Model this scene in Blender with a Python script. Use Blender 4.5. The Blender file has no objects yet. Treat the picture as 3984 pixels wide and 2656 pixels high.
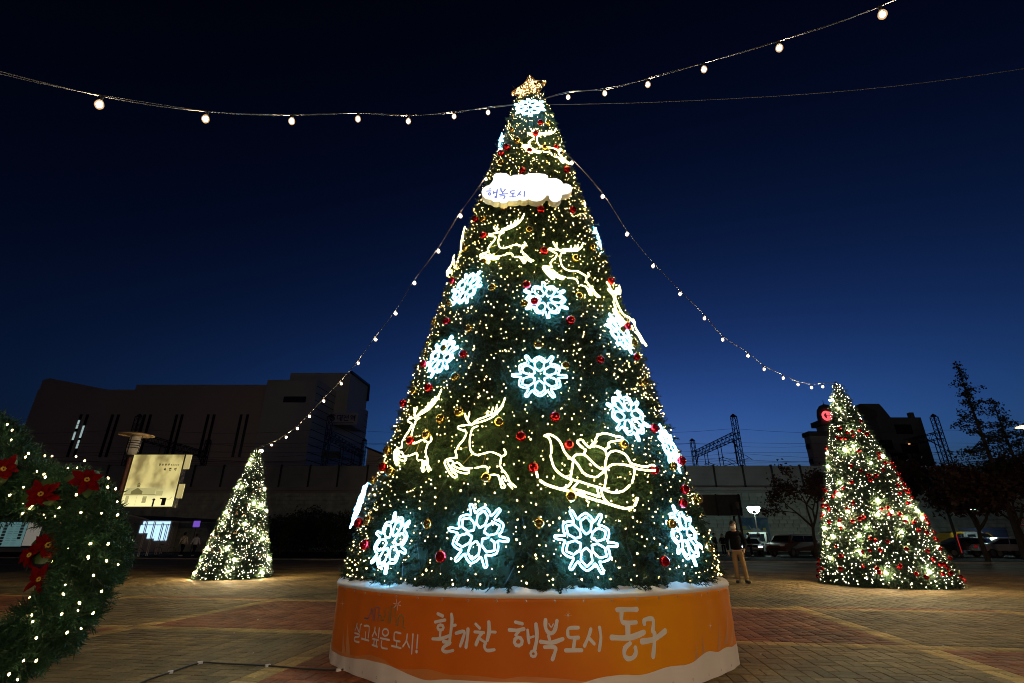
import bpy, bmesh, math, random
import numpy as np
from mathutils import Vector, Matrix, Quaternion
from math import sin, cos, pi, radians, atan2, sqrt, tan

random.seed(7)
rng = np.random.default_rng(7)
scn = bpy.context.scene
COL = scn.collection

# ------------------------------------------------------------------ camera, sky, light, exposure
CAM_H = 1.25
PITCH = radians(22.0)
F_PX = 1906.0                     # focal length in photo pixels (photo 3984 x 2656)
cam_d = bpy.data.cameras.new('camera')
cam_d.sensor_width = 36.0
cam_d.lens = F_PX / 3984.0 * 36.0
cam_d.clip_start = 0.05
cam_d.clip_end = 3000.0
cam = bpy.data.objects.new('camera', cam_d)
COL.objects.link(cam)
cam.location = (0, 0, CAM_H)
cam.rotation_euler = (pi / 2 + PITCH, 0, 0)
scn.camera = cam

world = bpy.data.worlds.new('World')
scn.world = world
world.use_nodes = True
wn = world.node_tree.nodes
wl = world.node_tree.links
wn.clear()
w_out = wn.new('ShaderNodeOutputWorld')
w_bg = wn.new('ShaderNodeBackground')
w_sky = wn.new('ShaderNodeTexSky')
w_sky.sky_type = 'NISHITA'
w_sky.sun_disc = False
w_sky.sun_elevation = radians(-1.0)
w_sky.sun_rotation = radians(17)
w_sky.air_density = 1.0
w_sky.dust_density = 0.2
w_sky.ozone_density = 5.0
w_bg.inputs['Strength'].default_value = 0.15
# deep dusk: the sky falls off steeply from the afterglow at the horizon to the zenith
w_sep = wn.new('ShaderNodeSeparateColor')
w_pow = wn.new('ShaderNodeMath'); w_pow.operation = 'POWER'; w_pow.inputs[1].default_value = 2.3
w_mul = wn.new('ShaderNodeMath'); w_mul.operation = 'MULTIPLY'; w_mul.inputs[1].default_value = 7.0
w_scl = wn.new('ShaderNodeVectorMath'); w_scl.operation = 'SCALE'
wl.new(w_sky.outputs[0], w_sep.inputs[0]); wl.new(w_sep.outputs[2], w_pow.inputs[0]); wl.new(w_pow.outputs[0], w_mul.inputs[0])
wl.new(w_sky.outputs[0], w_scl.inputs[0]); wl.new(w_mul.outputs[0], w_scl.inputs['Scale'])
wl.new(w_scl.outputs[0], w_bg.inputs[0])
wl.new(w_bg.outputs[0], w_out.inputs[0])

sun_d = bpy.data.lights.new('sun', 'SUN')
sun_d.energy = 0.004
sun_d.angle = radians(12)
sun_d.color = (1.0, 0.86, 0.72)
sun = bpy.data.objects.new('sun', sun_d)
COL.objects.link(sun)
sun.rotation_euler = (radians(86), 0, radians(-24))

scn.view_settings.view_transform = 'Standard'
scn.view_settings.look = 'None'
scn.view_settings.gamma = 1.0
scn.view_settings.use_curve_mapping = False
scn.view_settings.exposure = 0.0
scn.cycles.use_denoising = True
scn.cycles.filter_width = 1.0
scn.cycles.use_light_tree = True
scn.cycles.max_bounces = 5
scn.cycles.diffuse_bounces = 3
scn.cycles.glossy_bounces = 3
scn.cycles.sample_clamp_indirect = 4.0
scn.cycles.caustics_reflective = False
scn.cycles.caustics_refractive = False

# ------------------------------------------------------------------ helpers
SP, CP = sin(PITCH), cos(PITCH)

def ray(px, py):
    """direction through a photo pixel, scaled so that its depth (world y) is 1"""
    x = px - 1992.0
    dn = py - 1328.0
    Y = F_PX * CP + dn * SP
    Z = F_PX * SP - dn * CP
    return Vector((x / Y, 1.0, Z / Y))

def at(px, py, Y):
    r = ray(px, py)
    return Vector((r.x * Y, Y, CAM_H + r.z * Y))

def ground(px, py):
    r = ray(px, py)
    Y = -CAM_H / r.z
    return Vector((r.x * Y, Y, 0))

MATS = {}
def mat(name, col, rough=0.6, metal=0.0, var=0.0, vscale=4.0, bump=0.0, bscale=30.0, emit=None, strength=0.0,
        coat=0.0, spec=0.5, detail=4.0, objvar=0.0):
    if name in MATS:
        return MATS[name]
    m = bpy.data.materials.new(name)
    m.use_nodes = True
    nt = m.node_tree
    b = nt.nodes['Principled BSDF']
    b.inputs['Base Color'].default_value = (*col, 1)
    b.inputs['Roughness'].default_value = rough
    b.inputs['Metallic'].default_value = metal
    b.inputs['Specular IOR Level'].default_value = spec
    b.inputs['Coat Weight'].default_value = coat
    src = None
    if var > 0:
        tc = nt.nodes.new('ShaderNodeTexCoord')
        no = nt.nodes.new('ShaderNodeTexNoise')
        no.inputs['Scale'].default_value = vscale
        no.inputs['Detail'].default_value = detail
        nt.links.new(tc.outputs['Object'], no.inputs['Vector'])
        mr = nt.nodes.new('ShaderNodeMapRange')
        mr.inputs['From Min'].default_value = 0.3
        mr.inputs['From Max'].default_value = 0.7
        mr.inputs['To Min'].default_value = 1 - var
        mr.inputs['To Max'].default_value = 1 + var
        nt.links.new(no.outputs['Fac'], mr.inputs['Value'])
        src = mr.outputs[0]
    if objvar > 0:
        oi = nt.nodes.new('ShaderNodeObjectInfo')
        m2 = nt.nodes.new('ShaderNodeMapRange')
        m2.inputs['To Min'].default_value = 1 - objvar
        m2.inputs['To Max'].default_value = 1 + objvar
        nt.links.new(oi.outputs['Random'], m2.inputs['Value'])
        if src is not None:
            mu = nt.nodes.new('ShaderNodeMath'); mu.operation = 'MULTIPLY'
            nt.links.new(src, mu.inputs[0]); nt.links.new(m2.outputs[0], mu.inputs[1])
            src = mu.outputs[0]
        else:
            src = m2.outputs[0]
    if src is not None:
        vm = nt.nodes.new('ShaderNodeVectorMath'); vm.operation = 'SCALE'
        vm.inputs[0].default_value = col
        nt.links.new(src, vm.inputs['Scale'])
        nt.links.new(vm.outputs[0], b.inputs['Base Color'])
    if bump > 0:
        tc2 = nt.nodes.new('ShaderNodeTexCoord')
        n2 = nt.nodes.new('ShaderNodeTexNoise')
        n2.inputs['Scale'].default_value = bscale
        n2.inputs['Detail'].default_value = 5
        nt.links.new(tc2.outputs['Object'], n2.inputs['Vector'])
        bp = nt.nodes.new('ShaderNodeBump')
        bp.inputs['Strength'].default_value = bump
        bp.inputs['Distance'].default_value = 0.01
        nt.links.new(n2.outputs['Fac'], bp.inputs['Height'])
        nt.links.new(bp.outputs[0], b.inputs['Normal'])
    if emit is not None:
        b.inputs['Emission Color'].default_value = (*emit, 1)
        b.inputs['Emission Strength'].default_value = strength
    MATS[name] = m
    return m

def new_mesh(name, verts, faces, mats=None, midx=None, smooth=False):
    me = bpy.data.meshes.new(name)
    me.from_pydata([tuple(v) for v in verts], [], faces)
    if mats:
        for m in (mats if isinstance(mats, (list, tuple)) else [mats]):
            me.materials.append(m)
    if midx is not None:
        me.polygons.foreach_set('material_index', midx)
    if smooth:
        me.polygons.foreach_set('use_smooth', [True] * len(me.polygons))
    me.update()
    return me

def tri_mesh(name, V, m, midx=None, mats=None):
    """V: (n,3,3) array of separate triangles"""
    n = len(V)
    me = bpy.data.meshes.new(name)
    me.vertices.add(n * 3)
    me.vertices.foreach_set('co', V.reshape(-1).astype(np.float32))
    me.loops.add(n * 3)
    me.loops.foreach_set('vertex_index', np.arange(n * 3, dtype=np.int32))
    me.polygons.add(n)
    me.polygons.foreach_set('loop_start', np.arange(0, n * 3, 3, dtype=np.int32))
    me.polygons.foreach_set('loop_total', np.full(n, 3, dtype=np.int32))
    for x in (mats or [m]):
        me.materials.append(x)
    if midx is not None:
        me.polygons.foreach_set('material_index', midx.astype(np.int32))
    me.update(calc_edges=True)
    return me

def link(name, data, parent=None, loc=None, label=None, cat=None, group=None, kind=None, rot=None):
    o = bpy.data.objects.new(name, data)
    COL.objects.link(o)
    if parent is not None:
        o.parent = parent
    if loc is not None:
        o.location = loc
    if rot is not None:
        o.rotation_euler = rot
    if label: o['label'] = label
    if cat: o['category'] = cat
    if group: o['group'] = group
    if kind: o['kind'] = kind
    return o

def thing(name, label, cat, loc=(0, 0, 0), rz=0.0, group=None, mtx=None):
    o = link(name, None, None, loc, label, cat, group, rot=(0, 0, rz))
    o.empty_display_size = 0.2
    if mtx is not None:
        o.matrix_world = mtx
    return o

def copy_tree(o, parent=None):
    c = o.copy()
    COL.objects.link(c)
    if parent is not None:
        c.parent = parent
    for ch in list(o.children):
        if ch.name in c.children:
            continue
        copy_tree(ch, c)
    return c

class MB:
    """collects shapes into one mesh"""
    def __init__(s):
        s.v, s.f, s.m, s.mats = [], [], [], []
    def mi(s, m):
        if m not in s.mats: s.mats.append(m)
        return s.mats.index(m)
    def add(s, verts, faces, m):
        k = len(s.v); i = s.mi(m)
        s.v += [Vector(v) for v in verts]
        for f in faces:
            s.f.append([a + k for a in f]); s.m.append(i)
    def box(s, x0, x1, y0, y1, z0, z1, m, M=None, bev=0.0):
        if bev > 0:
            bm = bmesh.new()
            bmesh.ops.create_cube(bm, size=1)
            for v in bm.verts:
                v.co = Vector(((x0 + x1) / 2 + v.co.x * (x1 - x0), (y0 + y1) / 2 + v.co.y * (y1 - y0), (z0 + z1) / 2 + v.co.z * (z1 - z0)))
            bmesh.ops.bevel(bm, geom=list(bm.edges), offset=bev, segments=2, affect='EDGES', profile=0.6)
            vs = [v.co.copy() for v in bm.verts]
            bm.verts.index_update()
            fs = [[v.index for v in f.verts] for f in bm.faces]
            bm.free()
        else:
            vs = [Vector((x, y, z)) for x in (x0, x1) for y in (y0, y1) for z in (z0, z1)]
            fs = [(0, 1, 3, 2), (4, 6, 7, 5), (0, 4, 5, 1), (2, 3, 7, 6), (0, 2, 6, 4), (1, 5, 7, 3)]
        if M is not None: vs = [M @ v for v in vs]
        s.add(vs, fs, m)
    def tube(s, pts, r, m, n=8, cap=True):
        pts = [Vector(p) for p in pts]
        if len(pts) < 2: return
        rs = r if isinstance(r, (list, tuple)) else [r] * len(pts)
        vs, fs = [], []
        t0 = (pts[1] - pts[0]).normalized()
        a = t0.orthogonal().normalized()
        prev = t0
        for i, p in enumerate(pts):
            if i == 0: t = t0
            elif i == len(pts) - 1: t = (pts[i] - pts[i - 1])
            else: t = (pts[i + 1] - pts[i - 1])
            if t.length < 1e-9: t = prev
            t = t.normalized()
            a = (a - t * a.dot(t))
            a = a.normalized() if a.length > 1e-6 else t.orthogonal().normalized()
            b = t.cross(a)
            for k in range(n):
                w = 2 * pi * k / n
                vs.append(p + (a * cos(w) + b * sin(w)) * rs[i])
            prev = t
        for i in range(len(pts) - 1):
            for k in range(n):
                k2 = (k + 1) % n
                fs.append((i * n + k, i * n + k2, (i + 1) * n + k2, (i + 1) * n + k))
        if cap:
            fs.append(tuple(range(n - 1, -1, -1)))
            fs.append(tuple((len(pts) - 1) * n + k for k in range(n)))
        s.add(vs, fs, m)
    def lathe(s, prof, m, n=16, M=None, cap=False):
        vs, fs = [], []
        for (r, z) in prof:
            for k in range(n):
                w = 2 * pi * k / n
                vs.append(Vector((r * cos(w), r * sin(w), z)))
        for i in range(len(prof) - 1):
            for k in range(n):
                k2 = (k + 1) % n
                fs.append((i * n + k, i * n + k2, (i + 1) * n + k2, (i + 1) * n + k))
        if cap:
            fs.append(tuple(range(n - 1, -1, -1)))
            fs.append(tuple((len(prof) - 1) * n + k for k in range(n)))
        if M is not None: vs = [M @ v for v in vs]
        s.add(vs, fs, m)
    def ball(s, c, r, m, n=10, sz=1.0):
        prof = [(max(1e-4, r * sin(pi * i / n)), -r * sz * cos(pi * i / n)) for i in range(n + 1)]
        s.lathe(prof, m, n=max(8, n), M=Matrix.Translation(c))
    def prism(s, poly, d0, d1, m, M=None, side=None):
        """poly in local x,z ; extruded along local y from d0 to d1"""
        n = len(poly)
        vs = [Vector((p[0], d0, p[1])) for p in poly] + [Vector((p[0], d1, p[1])) for p in poly]
        if M is not None: vs = [M @ v for v in vs]
        s.add(vs, [tuple(range(n)), tuple(range(2 * n - 1, n - 1, -1))], m)
        s.add(vs, [(i, i + n, (i + 1) % n + n, (i + 1) % n) for i in range(n)], side or m)
    def mesh(s, name, smooth=False):
        return new_mesh(name, s.v, s.f, s.mats, s.m, smooth)
    def build(s, name, parent=None, smooth=False, **k):
        return link(name, s.mesh(name, smooth), parent, **k)

def smooth_line(pts, sub=5, closed=False):
    P = [Vector(p) for p in pts]
    n = len(P)
    if n < 3: 
        return P if not closed else P
    out = []
    rngi = range(n) if closed else range(n - 1)
    for i in rngi:
        p0 = P[(i - 1) % n] if (closed or i > 0) else P[i]
        p1 = P[i]; p2 = P[(i + 1) % n]
        p3 = P[(i + 2) % n] if (closed or i + 2 < n) else P[i + 1]
        for k in range(sub):
            t = k / sub
            out.append(0.5 * ((2 * p1) + (p2 - p0) * t + (2 * p0 - 5 * p1 + 4 * p2 - p3) * t * t + (3 * p1 - p0 - 3 * p2 + p3) * t ** 3))
    out.append(P[0].copy() if closed else P[-1].copy())
    return out

# ------------------------------------------------------------------ materials
M_needle = mat('green_needles', (0.020, 0.046, 0.024), 0.46, var=0.75, vscale=6.0, spec=0.22)
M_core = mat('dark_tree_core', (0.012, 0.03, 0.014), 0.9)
M_warm = mat('warm_white_led', (0.9, 0.8, 0.6), 0.4, emit=(1.0, 0.64, 0.22), strength=15)
M_warm2 = mat('bright_warm_led', (0.9, 0.8, 0.6), 0.4, emit=(1.0, 0.84, 0.56), strength=8)
M_flash = mat('large_led', (0.9, 0.85, 0.7), 0.4, emit=(1.0, 0.77, 0.40), strength=760)
M_globe = mat('string_bulb_glass', (0.9, 0.85, 0.7), 0.3, emit=(1.0, 0.80, 0.55), strength=820)
M_neonw = mat('ice_white_light_tube', (0.8, 0.9, 0.95), 0.4, emit=(0.17, 0.60, 1.0), strength=30)
M_neony = mat('warm_yellow_light_tube', (0.9, 0.85, 0.6), 0.4, emit=(1.0, 0.82, 0.24), strength=20)
M_wire = mat('black_wire', (0.03, 0.03, 0.03), 0.45)
M_wire2 = mat('grey_cable', (0.07, 0.065, 0.06), 0.5)
M_red = mat('red_glass', (0.62, 0.012, 0.02), 0.09, metal=0.85)
M_gold = mat('gold_glass', (0.62, 0.42, 0.13), 0.09, metal=0.9)
M_clear = mat('silver_glass', (0.7, 0.62, 0.5), 0.1, metal=0.9)
M_cap = mat('gold_cap', (0.5, 0.38, 0.15), 0.3, metal=0.8)
M_metal_d = mat('dark_metal', (0.035, 0.035, 0.04), 0.5, metal=0.6, var=0.2)
M_metal_l = mat('light_metal', (0.45, 0.44, 0.42), 0.4, metal=0.5)
M_white = mat('white_print', (0.74, 0.72, 0.74), 0.6)

# ------------------------------------------------------------------ ground
TH = radians(8.0)
E1 = Vector((cos(TH), -sin(TH), 0)); E2 = Vector((sin(TH), cos(TH), 0))
def uv2w(u, v, z=0.0): return E1 * u + E2 * v + Vector((0, 0, z))
TREE_C = Vector((0.254, 7.466, 0)); DRUM_R = 2.51

M_asph = mat('asphalt', (0.03, 0.03, 0.032), 0.95, var=0.25, vscale=0.6, bump=0.3, bscale=60, spec=0.1)
mb = MB()
mb.add([(-900, -200, -0.06), (900, -200, -0.06), (900, 1500, -0.06), (-900, 1500, -0.06)], [(0, 1, 2, 3)], M_asph)
mb.build('ground', kind='structure', label='dark asphalt car park and road beyond the plaza')
M_joint = mat('brick_joint_sand', (0.028, 0.022, 0.018), 0.95, var=0.3, vscale=3)

def brick_mat(name, col):
    m = bpy.data.materials.new(name); m.use_nodes = True
    nt = m.node_tree; b = nt.nodes['Principled BSDF']
    b.inputs['Roughness'].default_value = 0.75; b.inputs['Specular IOR Level'].default_value = 0.3
    at_ = nt.nodes.new('ShaderNodeAttribute'); at_.attribute_name = 'rnd'
    oi = nt.nodes.new('ShaderNodeObjectInfo')
    ad = nt.nodes.new('ShaderNodeMath'); ad.operation = 'ADD'
    nt.links.new(at_.outputs['Fac'], ad.inputs[0]); nt.links.new(oi.outputs['Random'], ad.inputs[1])
    fr = nt.nodes.new('ShaderNodeMath'); fr.operation = 'FRACT'; nt.links.new(ad.outputs[0], fr.inputs[0])
    tc = nt.nodes.new('ShaderNodeNewGeometry')
    n1 = nt.nodes.new('ShaderNodeTexNoise'); n1.inputs['Scale'].default_value = 26; n1.inputs['Detail'].default_value = 6
    n2 = nt.nodes.new('ShaderNodeTexNoise'); n2.inputs['Scale'].default_value = 0.7; n2.inputs['Detail'].default_value = 4
    nt.links.new(tc.outputs['Position'], n1.inputs['Vector']); nt.links.new(tc.outputs['Position'], n2.inputs['Vector'])
    def mr(src, lo, hi, a=0.0, c=1.0):
        q = nt.nodes.new('ShaderNodeMapRange')
        q.inputs['From Min'].default_value = a; q.inputs['From Max'].default_value = c
        q.inputs['To Min'].default_value = lo; q.inputs['To Max'].default_value = hi
        nt.links.new(src, q.inputs['Value']); return q.outputs[0]
    a1 = mr(fr.outputs[0], 0.72, 1.3); a2 = mr(n1.outputs['Fac'], 0.75, 1.25, 0.3, 0.7); a3 = mr(n2.outputs['Fac'], 0.55, 1.25, 0.35, 0.65)
    p = nt.nodes.new('ShaderNodeMath'); p.operation = 'MULTIPLY'; nt.links.new(a1, p.inputs[0]); nt.links.new(a2, p.inputs[1])
    p2 = nt.nodes.new('ShaderNodeMath'); p2.operation = 'MULTIPLY'; nt.links.new(p.outputs[0], p2.inputs[0]); nt.links.new(a3, p2.inputs[1])
    vm = nt.nodes.new('ShaderNodeVectorMath'); vm.operation = 'SCALE'; vm.inputs[0].default_value = col
    nt.links.new(p2.outputs[0], vm.inputs['Scale']); nt.links.new(vm.outputs[0], b.inputs['Base Color'])
    bp = nt.nodes.new('ShaderNodeBump'); bp.inputs['Strength'].default_value = 0.35; bp.inputs['Distance'].default_value = 0.004
    nt.links.new(n1.outputs['Fac'], bp.inputs['Height']); nt.links.new(bp.outputs[0], b.inputs['Normal'])
    return m
BR = {'tan': brick_mat('tan_brick', (0.20, 0.138, 0.055)), 'red': brick_mat('red_brick', (0.25, 0.085, 0.035)),
      'yel': brick_mat('yellow_brick', (0.46, 0.30, 0.095)), 'gry': brick_mat('grey_olive_brick', (0.17, 0.135, 0.065))}
CKEYS = ['tan', 'red', 'yel', 'gry']
S = 3.68 / 14
PLAZA_V1 = 33.0
def cell_col(a, b):
    """colour of the square a,b of the basket weave"""
    v = (b + 0.5) * S
    ai = (a - 1); bi = b - 15
    if v < 11.85:
        if ai % 14 == 0 or bi % 14 == 0:
            return 'yel'
        k = ai // 14; j = bi // 14     # j: 0 -> v 4..7.6, 1 -> v 7.9..11.5 after shift
        return 'red' if (k + j) % 2 == 1 else 'tan'
    return 'gry' if v < 14.2 else 'tan'

# base slab under the bricks, far paving beyond the brick field
slab = MB()
c4 = [uv2w(-60, -8, -0.012), uv2w(60, -8, -0.012), uv2w(60, PLAZA_V1, -0.012), uv2w(-60, PLAZA_V1, -0.012)]
slab.add(c4, [(0, 1, 2, 3)], M_joint)
plaza = slab.build('plaza_ground', kind='structure', label='plaza of tan and red bricks laid in a basket weave')
FIELD_V1 = 88   # squares

brick_meshes = {}
def brick_shape(L, W, z=0.0, bev=0.006, h=0.03):
    v = [(-L / 2, -W / 2, -h), (L / 2, -W / 2, -h), (L / 2, W / 2, -h), (-L / 2, W / 2, -h),
         (-L / 2, -W / 2, -bev), (L / 2, -W / 2, -bev), (L / 2, W / 2, -bev), (-L / 2, W / 2, -bev),
         (-L / 2 + bev, -W / 2 + bev, 0), (L / 2 - bev, -W / 2 + bev, 0), (L / 2 - bev, W / 2 - bev, 0), (-L / 2 + bev, W / 2 - bev, 0)]
    f = [(8, 9, 10, 11)]
    for i in range(4):
        j = (i + 1) % 4
        f.append((4 + i, 4 + j, 8 + j, 8 + i)); f.append((i, j, 4 + j, 4 + i))
    return np.array(v), f
GAP = 0.007
bricks = []
for b in range(11, FIELD_V1):
    for a in range(-90, 100):
        c = uv2w((a + 0.5) * S, (b + 0.5) * S)
        if c.y < 4.2 or abs(c.x) > c.y * 1.08 + 1.2: continue
        if (c - TREE_C).length < DRUM_R - 0.2: continue
        col = cell_col(a, b)
        for k in (0, 1):
            off = (k - 0.5) * S / 2
            if (a + b) % 2 == 0: cu, cv, rot = (a + 0.5) * S, (b + 0.5) * S + off, 0
            else: cu, cv, rot = (a + 0.5) * S + off, (b + 0.5) * S, 1
            bricks.append((uv2w(cu, cv), rot, col))
def vis(c):
    if c.y < 0.5: return False
    x = c.x; Y = c.y; Z = -CAM_H
    f = Y * CP + Z * SP; up = -Y * SP + Z * CP
    return abs(x / f) < 1992 / F_PX and -up / f < 1328 / F_PX
vb = [i for i, bk in enumerate(bricks) if vis(bk[0]) and (bk[0] - TREE_C).length > DRUM_R + 0.1]
vb.sort(key=lambda i: bricks[i][0].length)
single = set(vb[:300])
bv, bf = brick_shape(S - GAP, S / 2 - GAP)
bf_arr = bf
for i in vb[:300]:
    c, rot, col = bricks[i]
    if col not in brick_meshes:
        me = new_mesh('brick', [tuple(x) for x in bv], bf, BR[col])
        brick_meshes[col] = me
    o = link('brick', brick_meshes[col], plaza, loc=(c.x, c.y, random.uniform(-0.0025, 0.0015)), rot=(random.gauss(0, .004), random.gauss(0, .004), -TH + (pi / 2 if rot else 0) + random.gauss(0, .006)))
rest = [bk for i, bk in enumerate(bricks) if i not in single]
nB = len(rest)
ang = np.array([-TH + (pi / 2 if r[1] else 0) for r in rest]) + rng.normal(0, .006, nB)
ctr = np.array([[r[0].x, r[0].y, 0] for r in rest]); ctr[:, 2] = rng.uniform(-.0025, .0015, nB)
ca, sa = np.cos(ang)[:, None], np.sin(ang)[:, None]
X = bv[None, :, 0] * ca - bv[None, :, 1] * sa + ctr[:, None, 0]
Yv = bv[None, :, 0] * sa + bv[None, :, 1] * ca + ctr[:, None, 1]
tilt = rng.normal(0, .004, (nB, 1)) * bv[None, :, 0]
Zv = bv[None, :, 2] + ctr[:, None, 2] + tilt
VV = np.stack([X, Yv, Zv], -1).reshape(-1, 3)
me = bpy.data.meshes.new('brick_field')
me.vertices.add(nB * 12); me.vertices.foreach_set('co', VV.reshape(-1).astype(np.float32))
fa = np.array(bf)
LI = (fa[None] + (np.arange(nB) * 12)[:, None, None]).reshape(-1)
nF = nB * len(bf)
me.loops.add(nF * 4); me.loops.foreach_set('vertex_index', LI.astype(np.int32))
me.polygons.add(nF)
me.polygons.foreach_set('loop_start', np.arange(0, nF * 4, 4, dtype=np.int32)); me.polygons.foreach_set('loop_total', np.full(nF, 4, dtype=np.int32))
for k in CKEYS: me.materials.append(BR[k])
me.polygons.foreach_set('material_index', np.repeat(np.array([CKEYS.index(r[2]) for r in rest], dtype=np.int32), len(bf)))
me.update(calc_edges=True)
atr = me.attributes.new('rnd', 'FLOAT', 'POINT')
atr.data.foreach_set('value', np.repeat(rng.random(nB), 12).astype(np.float32))
link('brick_field', me, plaza, kind='stuff')
# far paving strip continuing the plaza
fp = MB()
c4 = [uv2w(-60, FIELD_V1 * S, -0.004), uv2w(60, FIELD_V1 * S, -0.004), uv2w(60, PLAZA_V1, -0.004), uv2w(-60, PLAZA_V1, -0.004)]
fp.add(c4, [(0, 1, 2, 3)], BR['tan'])
fp.build('far_paving', plaza)
# kerb
kb = MB()
M_kerb = mat('kerb_stone', (0.25, 0.24, 0.22), 0.7, var=0.2, vscale=2)
for i in range(-30, 30):
    p = uv2w(i * 2.0 + 1.0, PLAZA_V1 + 0.1, 0.0)
    kb.box(-0.98, 0.98, -0.1, 0.1, -0.06, 0.08, M_kerb, Matrix.Translation(p) @ Matrix.Rotation(-TH, 4, 'Z'), bev=0.01)
kb.build('kerb', kind='structure', label='stone kerb along the far edge of the plaza')
# parking bay lines
M_line = mat('road_paint', (0.5, 0.5, 0.48), 0.6, var=0.3, vscale=5)
pl = MB()
for k in range(12):
    pl.box(8 + k * 2.6, 8.12 + k * 2.6, 42, 47, -0.058, -0.055, M_line)
pl.build('parking_lines', kind='structure', label='white parking bay lines on the dark asphalt')

lit_ = MB()
M_lit = mat('pale_litter', (.6, .58, .5), .7); M_dlf = mat('dry_leaf', (.12, .07, .03), .8)
for px, py, m_ in [(910, 2464, M_lit), (985, 2542, M_lit), (1003, 2412, M_lit), (700, 2390, M_dlf), (3565, 2400, M_dlf), (3635, 2330, M_dlf), (2960, 2546, M_lit), (3670, 2512, M_lit), (3885, 2290, M_dlf), (3330, 2530, M_dlf), (620, 2560, M_dlf), (1010, 2578, M_dlf), (3120, 2440, M_dlf), (3450, 2460, M_lit), (820, 2500, M_dlf), (2990, 2330, M_dlf)]:
    g_ = ground(px, py); a_ = random.random() * 6; r_ = .018 if m_ is M_lit else .03
    lit_.add([(g_.x + r_ * cos(a_), g_.y + r_ * sin(a_), .006), (g_.x - r_ * .5 * sin(a_), g_.y + r_ * .5 * cos(a_), .012), (g_.x - r_ * cos(a_), g_.y - r_ * sin(a_), .006), (g_.x + r_ * .5 * sin(a_), g_.y - r_ * .5 * cos(a_), .004)], [(0, 1, 2, 3)], m_)
lit_.build('litter', kind='stuff', label='tiny paper scraps and dry leaves on the bricks')

# ------------------------------------------------------------------ needles
def needle_tris(P, D, L, n_needles, nlen, nwid, spread=0.9):
    """P,D (n,3) sprig bases and directions, L (n,) lengths"""
    n = len(P)
    D = D / np.linalg.norm(D, axis=1, keepdims=True)
    ref = rng.normal(size=(n, 3)); A = np.cross(D, ref); A /= np.linalg.norm(A, axis=1, keepdims=True)
    B = np.cross(D, A)
    t = (np.arange(n_needles) + 0.5) / n_needles
    ang = np.arange(n_needles) * 2.4
    t = t[None] + rng.uniform(-.04, .04, (n, n_needles))
    an = ang[None] + rng.uniform(-.5, .5, (n, n_needles)) 
    base = P[:, None] + D[:, None] * (t * L[:, None])[..., None]
    side = A[:, None] * np.cos(an)[..., None] + B[:, None] * np.sin(an)[..., None]
    dr = D[:, None] * (1 - spread * 0.45) + side * spread * (1.05 - 0.6 * t[..., None])
    dr /= np.linalg.norm(dr, axis=2, keepdims=True)
    tip = base + dr * (nlen * rng.uniform(.7, 1.2, (n, n_needles)))[..., None]
    wv = np.cross(dr, side + 0.3 * rng.normal(size=side.shape)); wv /= (np.linalg.norm(wv, axis=2, keepdims=True) + 1e-9)
    v0 = base - wv * nwid / 2; v1 = base + wv * nwid / 2
    mid = (v0 + v1) / 2
    tri = np.stack([v0, v1, tip], axis=2)
    return tri.reshape(-1, 3, 3)

class Cone:
    def __init__(s, cx, cy, z0, z1, r0, r1, lean=0.0):
        s.cx, s.cy, s.z0, s.z1, s.r0, s.r1, s.lean = cx, cy, z0, z1, r0, r1, lean
        s.k = (r0 - r1) / (z1 - z0)
    def R(s, z): return s.r0 - s.k * (z - s.z0)
    def ax(s, z): return s.cx + s.lean * (z - s.z0), s.cy
    def point(s, phi, z, ex=0.0):
        x, y = s.ax(z); r = s.R(z) + ex
        return Vector((x + r * cos(phi), y + r * sin(phi), z))
    def normal(s, phi):
        a = math.atan(s.k)
        return Vector((cos(phi) * cos(a), sin(phi) * cos(a), sin(a)))
    def frame(s, phi, z, ex=0.0, roll=0.0):
        n = s.normal(phi); up = (Vector((0, 0, 1)) - n * n.z).normalized()
        right = up.cross(n)
        q = Matrix((right, up, n)).transposed()
        q = q @ Matrix.Rotation(roll, 3, 'Z')
        return Matrix.Translation(s.point(phi, z, ex)) @ q.to_4x4()
    def hit(s, px, py, ex=0.0):
        r = ray(px, py); best = None
        t0 = max(1.0, s.cy - s.r0 - 1.0)
        for i in range(1200):
            Y = t0 + i * 0.004 * (s.r0 + 1)
            p = Vector((r.x * Y, Y, CAM_H + r.z * Y))
            ax, ay = s.ax(p.z)
            d = sqrt((p.x - ax) ** 2 + (p.y - ay) ** 2) - (s.R(p.z) + ex)
            if best is None or d < best[0]: best = (d, p, atan2(p.y - ay, p.x - ax))
            if d <= 0: break
            if Y > s.cy + 0.3: break
        return best[2], best[1].z     # phi, z
    def foliage(s, n, L, nn, nlen, nwid, jit, front=0.72, zlow=0.0, taper=0.0):
        u = rng.random(n)
        # area-weighted height
        h = s.z1 - s.z0
        zz = s.z0 + h * (1 - np.sqrt(1 - u * (1 - (s.r1 / s.r0) ** 2))) / (1 - s.r1 / s.r0)
        zz = np.clip(zz, s.z0, s.z1)
        m = rng.random(n) < front
        camdir = atan2(-s.cy, -s.cx)
        ph = np.where(m, camdir + rng.uniform(-1.75, 1.75, n), rng.uniform(0, 2 * pi, n))
        R = s.r0 - s.k * (zz - s.z0) + rng.uniform(-jit, 0, n) - 0.02
        # clumps
        R += 0.05 * np.sin(ph * 19 + zz * 5) * np.sin(zz * 13 + ph * 3)
        P = np.stack([s.cx + s.lean * (zz - s.z0) + R * np.cos(ph), s.cy + R * np.sin(ph), zz - zlow * rng.random(n) * (zz < s.z0 + 0.15)], 1)
        D = np.stack([np.cos(ph), np.sin(ph), np.full(n, -0.15)], 1) + rng.normal(0, .42, (n, 3)) + np.array([0, 0, -.2])
        return needle_tris(P, D, L * rng.uniform(.6, 1.3, n), nn, nlen, nwid)

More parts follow.
